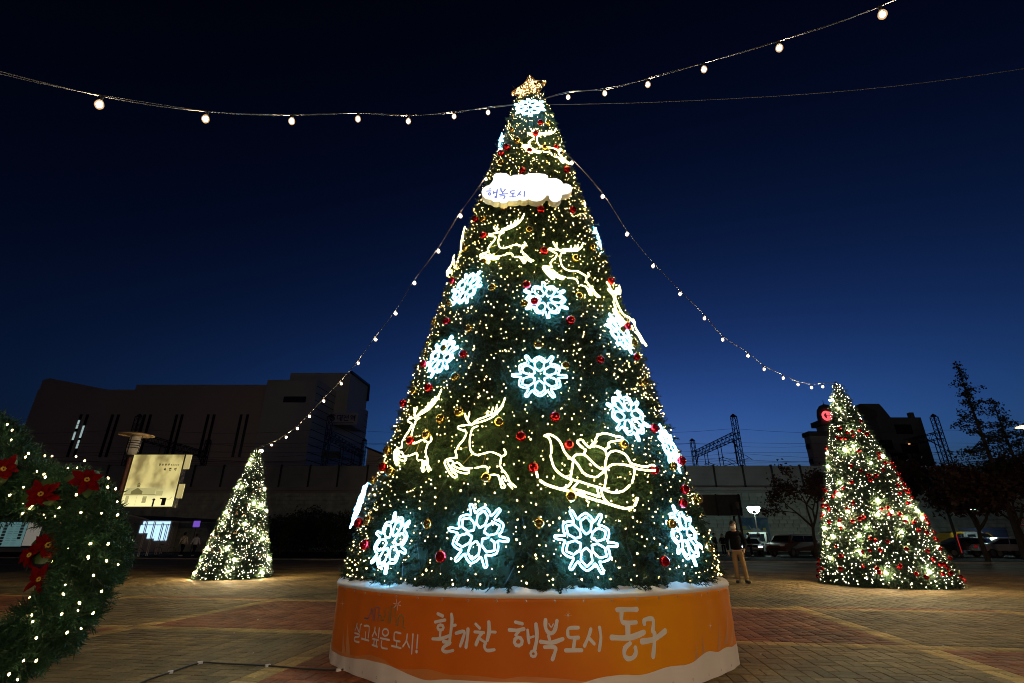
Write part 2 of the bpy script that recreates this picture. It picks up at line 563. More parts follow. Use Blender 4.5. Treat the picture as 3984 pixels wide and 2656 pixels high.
def ico():
    bm = bmesh.new(); bmesh.ops.create_icosphere(bm, subdivisions=1, radius=1.0)
    v = np.array([x.co[:] for x in bm.verts]); bm.verts.index_update()
    f = np.array([[q.index for q in fc.verts] for fc in bm.faces]); bm.free()
    return v, f
ICO_V, ICO_F = ico()
def bulb_mesh(name, m, r=1.0, drop=1.35):
    v = ICO_V.copy() * r; v[:, 2] *= drop
    return new_mesh(name, v.tolist(), ICO_F.tolist(), m, smooth=True)
def bulbs_joined(name, pts, radii, m):
    pts = np.array(pts); radii = np.array(radii)
    V = (ICO_V[ICO_F][None] * radii[:, None, None, None]) + pts[:, None, None, :]
    return tri_mesh(name, V.reshape(-1, 3, 3), m)

def fairy_lights(cone, n, r, m, label, exlo, exhi, span=1.75, cat='fairy lights', dead=None, nsingle=300):
    t = thing('fairy_lights', label, cat, (cone.cx, cone.cy, cone.z0))
    pts, rad = [], []
    camdir = atan2(-cone.cy, -cone.cx)
    # vertical light strings wound down the cone: columns with drift
    tries = 0; arr = np.zeros((n + 1, 3)); mind = 0.34 * sqrt(pi * (cone.r0 + cone.r1) * (cone.z1 - cone.z0) * (span / pi) / n)
    while len(pts) < n and tries < n * 20:
        tries += 1
        u = random.random(); h = cone.z1 - cone.z0
        q = 1 - (1 - math.sqrt(1 - u * (1 - (cone.r1 / cone.r0) ** 2))) / (1 - cone.r1 / cone.r0)
        z = cone.z1 - h * q
        if random.random() < 0.12: z = cone.z1 - h * random.random() ** 1.0
        ph = camdir + random.uniform(-span, span)
        if dead and dead(ph, z): 
            if random.random() < 0.75: continue
        p = cone.point(ph, z, random.uniform(exlo, exhi))
        if len(pts) and tries < n * 12:
            dd = arr[:len(pts)]
            if ((dd - np.array(p[:])) ** 2).sum(1).min() < mind ** 2: continue
        arr[len(pts)] = p[:]
        pts.append(p); rad.append(r * random.choice((.6, .8, 1.0, 1.0, 1.3)))
    me = bulb_mesh('bulb', m)
    order = sorted(range(len(pts)), key=lambda i: (pts[i] - Vector((0, 0, CAM_H))).length)
    for i in order[:nsingle]:
        o = link('bulb', me, t, loc=pts[i] - t.location)
        o.scale = (rad[i],) * 3
        o.rotation_euler = (random.uniform(-.8, .8), random.uniform(-.8, .8), 0)
    rest_ = order[nsingle:]
    if rest_:
        o = link('bulb_field', bulbs_joined('bulb_field', [pts[i] - t.location for i in rest_], [rad[i] for i in rest_], m), t, kind='stuff')
    # the green wire the bulbs sit on
    w = MB()
    for k in range(26):
        ph0 = camdir - span + 2 * span * k / 25
        line = []
        for j in range(24):
            z = cone.z0 + (cone.z1 - cone.z0) * j / 23
            line.append(cone.point(ph0 + 0.06 * sin(j * 1.7 + k), z, exlo - 0.01) - t.location)
        w.tube(line, 0.0035, M_wire, n=3)
    w.build('wire', t)
    return t, pts

# ------------------------------------------------------------------ main tree
TC = Cone(TREE_C.x, TREE_C.y, 0.85, 9.55, 2.44, 0.27, lean=0.0149)
tree = thing('christmas_tree', 'giant cone shaped artificial Christmas tree on the orange drum base', 'christmas tree', (TREE_C.x, TREE_C.y, 0.8))
tri = TC.foliage(27000, 0.10, 17, 0.050, 0.0125, 0.20, zlow=0.05)
tri -= np.array(tree.location)[None, None]
link('foliage', tri_mesh('foliage', tri, M_needle), tree)
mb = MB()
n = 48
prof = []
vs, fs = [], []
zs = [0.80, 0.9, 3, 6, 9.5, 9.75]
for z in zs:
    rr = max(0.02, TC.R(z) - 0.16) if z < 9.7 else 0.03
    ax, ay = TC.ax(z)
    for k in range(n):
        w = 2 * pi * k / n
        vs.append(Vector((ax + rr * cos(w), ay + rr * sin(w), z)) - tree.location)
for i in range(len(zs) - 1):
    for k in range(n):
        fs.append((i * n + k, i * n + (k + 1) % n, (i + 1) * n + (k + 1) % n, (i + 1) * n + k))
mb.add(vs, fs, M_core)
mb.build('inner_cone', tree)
# needles around the very tip
P = np.zeros((420, 3)); P[:, 2] = rng.uniform(9.35, 9.62, 420); P[:, 0] = 0.254 + 0.0149 * (P[:, 2] - .85); P[:, 1] = 7.466
D = rng.normal(size=(420, 3)); D[:, 2] *= .4
tip = needle_tris(P, D, rng.uniform(.1, .25, 420), 14, .06, .008) - np.array(tree.location)[None, None]
link('top_sprigs', tri_mesh('top_sprigs', tip, M_needle), tree)

# dead zones of the light strings (behind the snowflakes few bulbs)
fl, main_pts = fairy_lights(TC, 3300, 0.0070, M_warm, 'warm white fairy lights wound over the giant main tree', -0.045, 0.075)

def camdist(p): return (Vector(p) - Vector((0, 0, CAM_H))).length

# --- neon figures
def tube_part(name, pts2, r, m, parent, sub=4, closed=False, n=8):
    line = smooth_line([Vector((p[0], p[1], 0)) for p in pts2], sub, closed)
    b = MB(); b.tube(line, r, m, n=n)
    ends = [line[0], line[-1]] if not closed else []
    for e in ends: b.ball(e, r, m, n=6)
    return b.build(name, parent, smooth=True)

def to_local(mtx, px, py):
    """photo pixel -> coordinates in the plane of a figure"""
    o = mtx.translation; nrm = mtx.col[2].xyz
    r = ray(px, py); c = Vector((0, 0, CAM_H))
    t = (o - c).dot(nrm) / r.dot(nrm)
    return (mtx.inverted() @ (c + r * t)).xy

def crop_pts(pts, ox, oy, sc): return [(ox + x / sc, oy + y / sc) for x, y in pts]

DEER = {
 'head_tube': [[(1200,600),(1140,620),(1080,635),(960,650),(955,680),(1040,715),(1045,750),(1010,820),(960,880),(930,935)]],
 'chest_tube': [[(915,955),(925,1000),(930,1035)]],
 'front_leg': [[(930,1035),(850,1045),(795,1070),(785,1110),(815,1170),(850,1230),(900,1275),(930,1265),(925,1235),(880,1210),(850,1150),(820,1095),(850,1070),(885,1085),(880,1120),(850,1150)],
               [(850,1150),(900,1180),(960,1210),(1020,1225),(1070,1225),(1080,1195),(1030,1180),(960,1165),(905,1140),(900,1110),(940,1095),(975,1120),(1010,1155),(1060,1165),(1120,1162)]],
 'belly_tube': [[(1160,1162),(1210,1150),(1270,1140),(1305,1165),(1310,1215)],[(1350,1245),(1400,1243),(1440,1255)]],
 'hind_leg': [[(1440,1255),(1460,1320),(1475,1390),(1500,1405),(1520,1385),(1500,1350),(1480,1290),(1500,1260),(1530,1320)],
              [(1490,1195),(1510,1205),(1550,1260),(1580,1330),(1650,1390)],[(1560,1355),(1610,1410)]],
 'back_tube': [[(1510,935),(1530,975),(1515,1005),(1480,1020),(1465,1080),(1460,1130),(1490,1180),(1480,1205)],
               [(1185,650),(1125,680),(1105,740),(1090,820),(1095,920),(1120,975),(1180,1000),(1260,985),(1340,965),(1400,980),(1465,1010)]],
 'antler': [[(1110,640),(1180,575),(1260,545),(1320,520),(1400,490),(1470,420),(1510,340),(1518,310)],
            [(1200,605),(1290,575),(1380,530),(1450,460),(1500,390)],[(1300,525),(1310,465)],[(1350,505),(1375,425)],[(1400,480),(1425,395)],
            [(1095,625),(1050,560),(1030,500)],[(1065,570),(1085,500)]],
}
DC = (1862, 1730)
phi, z = TC.hit(*DC)
Dm = TC.frame(phi, z, 0.09)
deer = thing('neon_reindeer', 'glowing yellow reindeer leaping just left of the sleigh', 'light figure', mtx=Dm, group='light tube reindeer on the main tree')
for nm, strokes in DEER.items():
    for s_ in strokes:
        loc = [to_local(Dm, *p) for p in crop_pts(s_, 1480, 1450, 3.1367)]
        tube_part(nm, loc, 0.0074, M_neony, deer)
fr = MB()
for (a, b2) in [((1000,1110),(1100,1000)),((1240,1140),(1280,990)),((940,930),(1060,900))]:
    pa, pb = [to_local(Dm, *q) for q in crop_pts([a, b2], 1480, 1450, 3.1367)]
    fr.tube([(pa.x, pa.y, -.01), (pb.x, pb.y, -.01)], 0.004, M_cap, n=5)
# stand-off pins into the foliage
for q in [(1110,640),(1100,900),(1460,1080),(880,1120),(1300,1165)]:
    pa = to_local(Dm, *crop_pts([q], 1480, 1450, 3.1367)[0])
    fr.tube([(pa.x, pa.y, 0), (pa.x, pa.y, -.2)], 0.004, M_metal_d, n=5)
fr.build('frame', deer)

def place_copy(src, mtx, label):
    c = copy_tree(src); c.matrix_world = mtx; c['label'] = label; return c
def ph_of(px, py): return TC.hit(px, py)
deers = [('D', DC, deer)]
for (px, py, ex, dphi, roll, lab) in [
    (1640, 1690, .09, 0, 0.0, 'glowing yellow reindeer seen edge-on at the left side, level with the leaping one'),
    (1965, 955, .09, 0, 0.0, 'glowing yellow reindeer under the cloud sign, left one of its pair'),
    (2190, 1035, .09, 0, -0.12, 'glowing yellow reindeer with long flat antlers right of its twin below the cloud sign'),
    (2392, 1200, .09, 0, 0.0, 'narrow yellow reindeer on the right edge above the narrow snowflake'),
    (2100, 570, .10, 0, -0.05, 'glowing yellow reindeer near the tree top above the cloud sign')]:
    f_, z_ = ph_of(px, py)
    place_copy(deer, TC.frame(f_ + dphi, z_, ex, roll), lab)
phl = TC.hit(1530, 1600)
place_copy(deer, TC.frame(phl[0] - 0.55, phl[1] + 0.05, .08), 'sliver of a yellow reindeer peeking round the left edge of the tree')
phl = TC.hit(1845, 930)
place_copy(deer, TC.frame(phl[0] - 0.62, phl[1], .07), 'sliver of a yellow reindeer at the upper left edge under the cloud sign')
phl = TC.hit(2262, 700)
place_copy(deer, TC.frame(phl[0] + 0.75, phl[1], .07), 'sliver of a yellow reindeer beside the right end of the cloud sign')

SL = {
 'sleigh_side': [[(240,330),(300,312),(370,340),(430,390),(470,450),(500,530),(550,600),(615,655)],
   [(240,330),(290,350),(320,410),(330,480),(330,560)],
   [(320,600),(340,680),(370,760),(430,830),(510,885),(580,915),(680,940),(790,975),(900,1010),(1010,1040),(1100,1085),(1200,1100),(1290,1085),(1350,1045),(1395,1000)],
   [(1460,780),(1450,880),(1425,965)],
   [(615,655),(650,600),(710,580),(780,590),(850,650),(920,720),(990,770),(1050,790)],
   [(630,660),(615,760),(600,850),(590,910)]],
 'sack_tube': [[(640,660),(690,720),(740,800),(790,850),(860,880),(940,890),(1000,850),(1070,790),(1130,735),(1200,715),(1300,720),(1400,740),(1500,780),(1600,795),(1735,800)],
   [(1735,740),(1690,725),(1640,745),(1560,745),(1480,725),(1410,700),(1380,650),(1340,590),(1270,550),(1200,535),(1130,555),(1090,610),(1065,690),(1060,780),(1075,880),(1060,980),(1050,1050)]],
 'rider_arm': [[(1080,590),(1060,530),(1000,490),(920,465),(870,480),(840,485),(790,440),(750,390),(700,390),(685,420),(720,460),(755,490)],[(800,520),(775,575)]],
 'rider_head': [[(870,470),(900,430),(940,410),(930,380),(955,340),(960,310),(1000,310),(1040,295),(1120,310),(1200,335),(1290,350),(1280,385),(1200,400),(1130,415),(1100,450),(1120,480),(1080,500),(1070,540)]],
 'runner': [[(130,830),(145,885)],[(180,940),(250,985),(330,1015),(430,1045),(560,1080),(700,1125),(850,1175),(1000,1220),(1130,1260),(1240,1295),(1340,1315),(1430,1300)],[(1465,1270),(1500,1180)]],
 'strut': [[(590,910),(600,960),(560,1010),(500,1040),(430,1045)],[(690,960),(660,1000),(620,1045),(700,1070),(780,1090),(770,1120),(700,1110)],[(800,1100),(900,1130),(980,1160)],[(950,1020),(960,1080),(985,1160)],[(1010,1050),(1020,1130),(1060,1200),(1100,1240)]],
}
phi, z = TC.hit(2292, 1830)
Sm = TC.frame(phi, z, 0.12)
sleigh = thing('neon_sleigh', 'glowing yellow sleigh with a bearded rider above the bottom snowflakes', 'light figure', mtx=Sm)
for nm, strokes in SL.items():
    for s_ in strokes:
        loc = [to_local(Sm, *p) for p in crop_pts(s_, 2050, 1600, 3.4846)]
        tube_part(nm, loc, 0.0094 if nm != 'runner' else 0.012, M_neony, sleigh)
fr = MB()
for q in [(330,480),(600,850),(1050,790),(1300,720),(700,1125),(1240,1295)]:
    pa = to_local(Sm, *crop_pts([q], 2050, 1600, 3.4846)[0])
    fr.tube([(pa.x, pa.y, 0), (pa.x, pa.y, -.3)], 0.005, M_metal_d, n=5)
fr.build('frame', sleigh)

# --- snowflakes
def make_snowflake(label, mtx):
    R = 0.31
    t = thing('neon_snowflake', label, 'light figure', mtx=mtx, group='light tube snowflakes on the main tree')
    pet = MB(); r = 0.0088
    pts = [(.20, 0), (.33, .15), (.58, .185), (.755, 0), (.58, -.185), (.33, -.15)]
    pts = [(x * R, y * R) for x, y in pts]
    line = []
    k = len(pts)
    for i in range(k):          # rounded kite
        a, b_ = Vector((*pts[i], 0)), Vector((*pts[(i + 1) % k], 0))
        for q in (.07, .36, .64, .93): line.append(a.lerp(b_, q))
    line.append(line[0].copy())
    pet.tube(line, r, M_neonw, n=7)
    pm = pet.mesh('petal', smooth=True)
    for i in range(6):
        link('petal', pm, t, rot=(0, 0, i * pi / 3))
    out = []
    for i in range(6):
        a0 = i * pi / 3
        for (rr, da) in [(.86, 0), (.82, 7), (.76, 15), (.69, 21), (.74, 25), (.98, 27), (1.02, 30), (.98, 33), (.74, 35), (.69, 39), (.76, 45), (.82, 53)]:
            w = a0 + radians(da); out.append((rr * R * cos(w), rr * R * sin(w)))
    tube_part('star_outline', out, r, M_neonw, t, sub=3, closed=True, n=7)
    pins = MB()
    for i in range(3):
        w = i * 2 * pi / 3 + .5
        pins.tube([(.5 * R * cos(w), .5 * R * sin(w), 0), (.5 * R * cos(w), .5 * R * sin(w), -.2)], .004, M_metal_d, n=5)
    pins.build('frame', t)
    return t
snow_spec = [
 (1867,2079,0.35,1.0,'ice white snowflake second in the bottom row, under the leaping reindeer'),
 (1535,2108,0.2,1.0,'ice white snowflake at the left end of the bottom row'),
 (2275,2104,0.4,1.0,'ice white snowflake in the bottom row right under the sleigh'),
 (2646,2080,0.1,1.0,'ice white snowflake at the right end of the bottom row, narrowed by the curve'),
 (2098,1467,0.5,1.03,'ice white snowflake in the middle of the tree above the reindeer antlers'),
 (2121,1171,0.05,1.0,'ice white snowflake holding a red bauble in front, middle of the upper tree'),
 (1823,1125,0.3,1.0,'ice white snowflake on the upper left flank below the reindeer pair'),
 (1728,1389,0.7,1.0,'ice white snowflake on the left flank above the edge-on reindeer'),
 (2432,1618,0.2,1.03,'ice white snowflake on the right flank touching the cap of the sleigh rider'),
 (2402,1300,0.4,1.0,'narrow ice white snowflake on the right edge below the narrow reindeer'),
 (2592,1745,0.2,1.0,'narrow ice white snowflake on the right edge beside the sleigh')]
flake = None
for (px, py, roll, sc, lab) in snow_spec:
    f_, z_ = TC.hit(px, py)
    m_ = TC.frame(f_, z_, 0.045, roll)
    if flake is None: flake = make_snowflake(lab, m_)
    else:
        c = place_copy(flake, m_ @ Matrix.Scale(sc, 4), lab)
f_, z_ = TC.hit(1440, 1960)
place_copy(flake, TC.frame(f_ - 0.1, z_, 0.16, .3), 'ice white snowflake seen fully edge-on at the lower left edge of the tree')
f_, z_ = TC.hit(2062, 445)
place_copy(flake, TC.frame(f_, z_, 0.16, .1) @ Matrix.Scale(.98, 4), 'ice white snowflake right under the star on the tree top')
f_, z_ = TC.hit(2000, 480)
place_copy(flake, TC.frame(f_ - .9, z_ - .1, 0.05, .1) @ Matrix.Scale(.62, 4), 'sliver of an ice white snowflake at the left of the tree top')
f_, z_ = TC.hit(2262, 850)
place_copy(flake, TC.frame(f_ + .62, z_, 0.05, .2) @ Matrix.Scale(.8, 4), 'sliver of an ice white snowflake on the right edge under the cloud sign')

# --- ornaments
def make_bauble(name, m, label, group, cat='bauble'):
    t = thing(name, label, cat, group=group)
    b = MB(); b.ball((0, 0, 0), 1.0, m, n=16)
    b.build('glass_ball', t, smooth=True)
    c = MB(); c.lathe([(.0001, 1.22), (.17, 1.2), (.19, 1.0), (.22, .97)], M_cap, n=8)
    c.tube([(0, 0, 1.2), (.1, 0, 1.32), (0, 0, 1.42), (-.1, 0, 1.32), (0, 0, 1.2)], .03, M_cap, n=4)
    c.build('cap', t)
    return t
marks = [('the sleigh', 2292, 1800), ('the leaping reindeer', 1862, 1740), ('the edge-on left reindeer', 1640, 1690),
         ('the cloud sign', 2050, 735), ('the upper left reindeer', 1965, 955), ('the upper right reindeer', 2190, 1035),
         ('the tree-top reindeer', 2100, 570), ('the middle snowflake', 2098, 1467), ('the upper middle snowflake', 2121, 1171),
         ('the upper left snowflake', 1823, 1125), ('the mid left snowflake', 1728, 1389), ('the mid right snowflake', 2432, 1618),
         ('the right edge snowflake', 2402, 1300), ('the low right edge snowflake', 2592, 1745), ('the narrow right reindeer', 2392, 1200),
         ('the bottom left snowflake', 1535, 2108), ('the second bottom snowflake', 1867, 2079), ('the third bottom snowflake', 2275, 2104),
         ('the bottom right snowflake', 2646, 2080)]
def lab_for(px, py, colr, used):
    c = sorted(marks, key=lambda k: (k[1] - px) ** 2 + (k[2] - py) ** 2)
    for k in range(3):
        nm, mx, my = c[k]
        dx, dy = px - mx, py - my
        if (dx * dx + dy * dy) < 40 ** 2: d = 'right in front of'
        elif abs(dy) > 2.2 * abs(dx): d = 'above' if dy < 0 else 'below'
        elif abs(dx) > 2.2 * abs(dy): d = 'left of' if dx < 0 else 'right of'
        else: d = ('up' if dy < 0 else 'down') + (' and left of' if dx < 0 else ' and right of')
        s_ = f'shiny {colr} glass bauble {d} {nm}'
        if s_ not in used: used.add(s_); return s_
    s_ = f'shiny {colr} glass bauble between {c[0][0]} and {c[1][0]}'
    if s_ not in used: used.add(s_); return s_
    s_ = f'{colr} glass bauble farther out from {c[0][0]} towards {c[2][0]}'
    used.add(s_); return s_
gold = crop_pts([(905,212),(750,300),(1097,388),(612,525),(1445,603),(755,628),(1575,522),(817,828),(1467,890),(1060,948),(497,943),(380,1083),(640,1140),(1163,1265),(342,1247),(455,1288),(1367,1420),(540,1505),(1795,1143),(1880,1245)], 1500, 700, 1.96) \
     + crop_pts([(1895,138),(557,182),(822,312),(711,350),(1055,372),(630,443),(400,535),(418,660),(977,697),(313,713),(1775,500),(1468,808),(2068,627),(1285,965),(635,970),(285,948),(2055,968),(2215,820),(2275,1105)], 1250, 1400, 1.517) \
     + crop_pts([(1093,785),(555,890),(643,1060),(1050,1170),(393,1385),(700,445)], 1850, 280, 3.921)
redb = crop_pts([(1182,230),(1420,235),(692,300),(755,427),(1208,547),(517,770),(1077,806),(1135,928),(1407,1073),(473,1080),(600,1332),(300,1403),(1628,1375),(1905,1350),(1707,775),(1832,1118)], 1500, 700, 1.96) \
     + crop_pts([(640,165),(490,257),(1377,338),(1178,453),(1457,503),(533,477),(374,634),(1253,638),(1958,405),(2115,595),(1958,650),(2133,765),(2125,847),(230,960),(270,1090),(715,1160),(2018,1188)], 1250, 1400, 1.517) \
     + crop_pts([(983,785),(913,955),(822,1215),(483,1160),(403,1255),(1220,1165),(715,1515),(1378,1500)], 1850, 280, 3.921)
used = set()
gb = make_bauble('gold_bauble', M_gold, '', 'gold baubles on the main tree')
rb = make_bauble('red_bauble', M_red, '', 'red baubles on the main tree')
ogb, orb = gb, rb
for lst, proto_, cn in ((gold, gb, 'gold'), (redb, rb, 'red')):
    for i, (px, py) in enumerate(lst):
        f_, z_ = TC.hit(px, py, 0.1)
        p = TC.point(f_, z_, 0.12)
        o = proto_ if i == 0 else copy_tree(proto_)
        o.location = p; o.scale = (0.054 * random.uniform(.92, 1.08),) * 3
        o.rotation_euler = (random.uniform(-.2, .2), random.uniform(-.2, .2), random.uniform(0, 6))
        o['label'] = lab_for(px, py, cn, used)

# --- star
st = thing('star_topper', 'gold wire star crowded with warm bulbs on the tip of the main tree', 'star', at(2058, 352, 7.45))
gm = mat('gold_wire', (0.5, 0.3, 0.08), 0.35, metal=0.8)
stp = []
tips = [(2062,292),(2126,318),(2104,392),(2012,398),(1990,360)]
tips3 = [at(x, y, 7.45) - st.location for x, y in tips]
for i in range(5):
    a = tips3[i]; b_ = tips3[(i + 1) % 5]
    mid = (a + b_) / 2 * 0.62
    stp += [a, mid]
w = MB()
for dy in (-.07, .07):
    pl_ = [p * (1 if k % 2 == 0 else 1) + Vector((0, dy * (0.15 if k % 2 == 0 else 1), 0)) for k, p in enumerate(stp)]
    w.tube(pl_ + [pl_[0]], .006, gm, n=5)
    for p in pl_: w.tube([Vector((0, dy, 0)), p], .004, gm, n=4)
for _ in range(90):
    k = random.randrange(10); a = stp[k]; b_ = stp[(k + 1) % 10]
    p = a.lerp(b_, random.random()) * random.random() ** .5
    w.tube([p, p + Vector((random.gauss(0, .05), random.gauss(0, .05), random.gauss(0, .05)))], .003, gm, n=3)
w.build('wire_frame', st)
bme = bulb_mesh('bulb', mat('star_bulb', (.9, .8, .6), .4, emit=(1.0, .68, .28), strength=6))
for _ in range(170):
    k = random.randrange(10); a = stp[k]; b_ = stp[(k + 1) % 10]
    p = a.lerp(b_, random.random()) * random.random() ** .45
    o = link('bulb', bme, st, loc=p + Vector((random.gauss(0, .008), random.uniform(-.08, .08), random.gauss(0, .008))))
    o.scale = (random.uniform(.008, .013),) * 3
w = MB(); w.tube([Vector((0, 0, -.1)), Vector((0, 0, -.75))], .015, M_metal_d, n=6); w.build('pole', st)

# --- cloud sign
CLY = 6.08
CL = [(130,470),(150,410),(190,375),(240,340),(290,330),(345,270),(380,210),(375,150),(400,100),(450,72),(560,70),(660,80),(710,110),(730,135),(775,130),(830,108),(920,105),(990,100),(1050,115),(1090,90),(1160,78),(1350,78),(1470,90),(1530,120),(1548,185),(1620,178),(1720,182),(1800,220),(1850,270),(1862,298),(1940,295),(2020,330),(2058,400),(2045,450),(2000,490),(1920,515),(1838,528),(1830,590),(1790,650),(1720,682),(1650,678),(1590,640),(1565,590),(1565,545),(1505,545),(1470,600),(1400,650),(1300,667),(1200,655),(1130,620),(1070,650),(1000,655),(945,635),(880,655),(800,663),(695,660),(660,695),(600,708),(540,700),(500,672),(450,685),(390,680),(320,630),(260,625),(200,600),(160,555),(140,510)]
cs_o = at(1850 + 1100 / 5.47, 660 + 400 / 5.47, CLY)
cloud = thing('cloud_sign', 'bright white cloud shaped light box with blue Korean lettering', 'light box sign', cs_o)
M_cloud = mat('lit_white_acrylic', (0.8, 0.8, 0.8), 0.4, emit=(0.93, 0.95, 1.0), strength=1.35)
M_cside = mat('white_sign_side', (0.75, 0.72, 0.66), 0.5)
poly = []
for (x, y) in smooth_line([(a, b_, 0) for a, b_ in CL], 2, closed=True)[:-1] if False else [(a, b_) for a, b_ in CL]:
    p = at(1850 + x / 5.47, 660 + y / 5.47, CLY) - cs_o
    poly.append((p.x, p.z))
bx = MB(); bx.prism(poly, 0.012, 0.13, M_cside); bx.build('box', cloud)
bx = MB(); bx.prism(poly, 0.0, 0.010, M_cloud, side=M_cside); bx.build('lit_face', cloud)
# mounting bars
bx = MB()
for x in (-.35, 0, .35): bx.tube([(x, .19, 0), (x, .7, 0)], .015, M_metal_d, n=6)
bx.build('bracket', cloud)
M_blue = mat('blue_sign_letter', (0.1, 0.15, 0.6), 0.5, emit=(0.30, 0.38, 0.95), strength=0.45)

def ribbon(line, widths, nrm_fn, lift0, m, mb_):
    """flat brush stroke; nrm_fn(p)->(unit normal, in-plane maker); line: 3D points on surface"""
    n_ = len(line)
    L, Rr = [], []
    for i, p in enumerate(line):
        t = (line[min(i + 1, n_ - 1)] - line[max(i - 1, 0)])
        if t.length < 1e-9: t = Vector((1, 0, 0))
        t.normalize()
        nn = nrm_fn(p); s_ = t.cross(nn).normalized()
        li = nn * (lift0 + i * 0.00002)
        L.append(p + s_ * widths[i] / 2 + li); Rr.append(p - s_ * widths[i] / 2 + li)
    vs = L + Rr
    fs = [(i, i + 1, n_ + i + 1, n_ + i) for i in range(n_ - 1)]
    mb_.add(vs, fs, m)
    for e, sgn in ((0, -1), (n_ - 1, 1)):
        p = line[e]; nn = nrm_fn(p)
        t = (line[min(e + 1, n_ - 1)] - line[max(e - 1, 0)]).normalized() * sgn
        s_ = t.cross(nn).normalized(); r = widths[e] / 2
        li = nn * (lift0 + e * 0.00002)
        fan = [p + li] + [p + s_ * r * cos(a) + t * r * sin(a) + li for a in [pi * k / 6 for k in range(7)]]
        mb_.add(fan, [(0, k + 1, k + 2) for k in range(6)], m)

def circ(cx, cy, rx, ry, n_=14, a0=0): return [(cx + rx * cos(a0 + 2 * pi * k / n_), cy + ry * sin(a0 + 2 * pi * k / n_)) for k in range(n_ + 1)]
CLT = [ [[(285,412),(325,408)],[(225,456),(335,452)],circ(300,518,24,26),[(380,465),(390,515)],[(392,490),(430,486)],[(462,425),(448,560)],circ(430,588,14,16)],
        [[(540,395),(548,455),(590,470),(635,415)],[(515,528),(600,518),(690,514)],[(577,482),(582,515)],[(525,562),(625,560),(600,622)]],
        [[(835,450),(760,455),(752,500),(830,497)],[(797,505),(795,575)],[(725,581),(855,580)]],
        [[(960,465),(895,550)],[(932,500),(958,540)],[(1045,455),(1035,575)]] ]
nf = lambda p: Vector((0, -1, 0))
for g in CLT:
    b = MB()
    for si, s_ in enumerate(g):
        w0 = [at(1850 + x / 5.47, 660 + y / 5.47, CLY) - cs_o for x, y in s_]
        ln = smooth_line(w0, 4)
        wd = 0.023
        ribbon(ln, [wd] * len(ln), nf, 0.003 + si * 0.0006, M_blue, b)
    b.build('letter', cloud)

# ------------------------------------------------------------------ drum base with banner
drum = thing('drum_base', 'round orange banner wrapped drum with white Korean lettering under the big tree', 'tree base', (TREE_C.x, TREE_C.y, 0))
def wav(phi, z):
    """radial unevenness of the banner cloth"""
    q = z / 0.78
    N_ = 15; am = ((phi + .11) % (2 * pi / N_)) - pi / N_
    facet = 0.015 - 0.028 * (1 - (am / (pi / N_)) ** 2) * (0.75 if q < .9 else .5)
    return facet + 0.010 * sin(phi * 9 + .6) + 0.006 * sin(phi * 21 + 1.3) * (0.4 + .6 * q) + 0.004 * sin(phi * 47 + z * 2) \
        + 0.006 * math.exp(-((z - .70) / .03) ** 2) * sin(phi * 34)
def cyl(phi, z, lift=0.0):
    r = DRUM_R + wav(phi, z) + lift - (0.035 * max(0, (z - 0.755) / 0.025))
    return Vector((r * cos(phi), r * sin(phi), z))
def cyl_hit(px, py):
    r = ray(px, py); cx, cy = TREE_C.x, TREE_C.y
    a = r.x ** 2 + 1; b_ = -2 * (r.x * cx + cy); c_ = cx * cx + cy * cy - DRUM_R ** 2
    disc = b_ * b_ - 4 * a * c_
    if disc < 0: disc = 0
    t = (-b_ - sqrt(disc)) / (2 * a)
    return atan2(t - cy, r.x * t - cx), CAM_H + r.z * t
M_ban = bpy.data.materials.new('orange_banner'); M_ban.use_nodes = True
nt = M_ban.node_tree; b = nt.nodes['Principled BSDF']; b.inputs['Roughness'].default_value = 0.55; b.inputs['Specular IOR Level'].default_value = 0.2
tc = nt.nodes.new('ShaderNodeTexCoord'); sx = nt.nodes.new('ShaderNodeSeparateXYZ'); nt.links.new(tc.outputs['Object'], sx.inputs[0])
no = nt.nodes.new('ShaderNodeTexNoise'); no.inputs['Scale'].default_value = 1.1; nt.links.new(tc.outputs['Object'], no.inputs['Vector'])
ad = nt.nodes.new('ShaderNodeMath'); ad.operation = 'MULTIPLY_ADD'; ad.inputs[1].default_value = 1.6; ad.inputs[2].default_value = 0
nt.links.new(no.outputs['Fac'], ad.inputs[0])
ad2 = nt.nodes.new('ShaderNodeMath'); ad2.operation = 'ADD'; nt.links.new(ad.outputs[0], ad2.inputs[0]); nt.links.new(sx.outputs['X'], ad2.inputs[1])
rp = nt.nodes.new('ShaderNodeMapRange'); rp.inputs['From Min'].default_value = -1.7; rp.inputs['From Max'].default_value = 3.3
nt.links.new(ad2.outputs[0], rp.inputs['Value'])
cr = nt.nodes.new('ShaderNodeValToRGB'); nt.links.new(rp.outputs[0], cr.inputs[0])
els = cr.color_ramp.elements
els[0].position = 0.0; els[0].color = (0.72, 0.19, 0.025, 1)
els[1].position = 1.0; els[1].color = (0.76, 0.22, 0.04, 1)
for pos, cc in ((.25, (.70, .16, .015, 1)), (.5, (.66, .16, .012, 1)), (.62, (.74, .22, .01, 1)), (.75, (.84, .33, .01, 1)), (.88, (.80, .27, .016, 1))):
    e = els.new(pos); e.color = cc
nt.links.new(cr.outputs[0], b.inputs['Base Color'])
NP = 240
zsb = [0.0, .05, .1, .2, .3, .4, .5, .6, .66, .69, .72, .75, .768, .78]
vs, fs = [], []
for z in zsb:
    for k in range(NP): vs.append(cyl(2 * pi * k / NP, z))
for i in range(len(zsb) - 1):
    for k in range(NP): fs.append((i * NP + k, i * NP + (k + 1) % NP, (i + 1) * NP + (k + 1) % NP, (i + 1) * NP + k))
link('banner', new_mesh('banner', vs, fs, M_ban, smooth=True), drum)
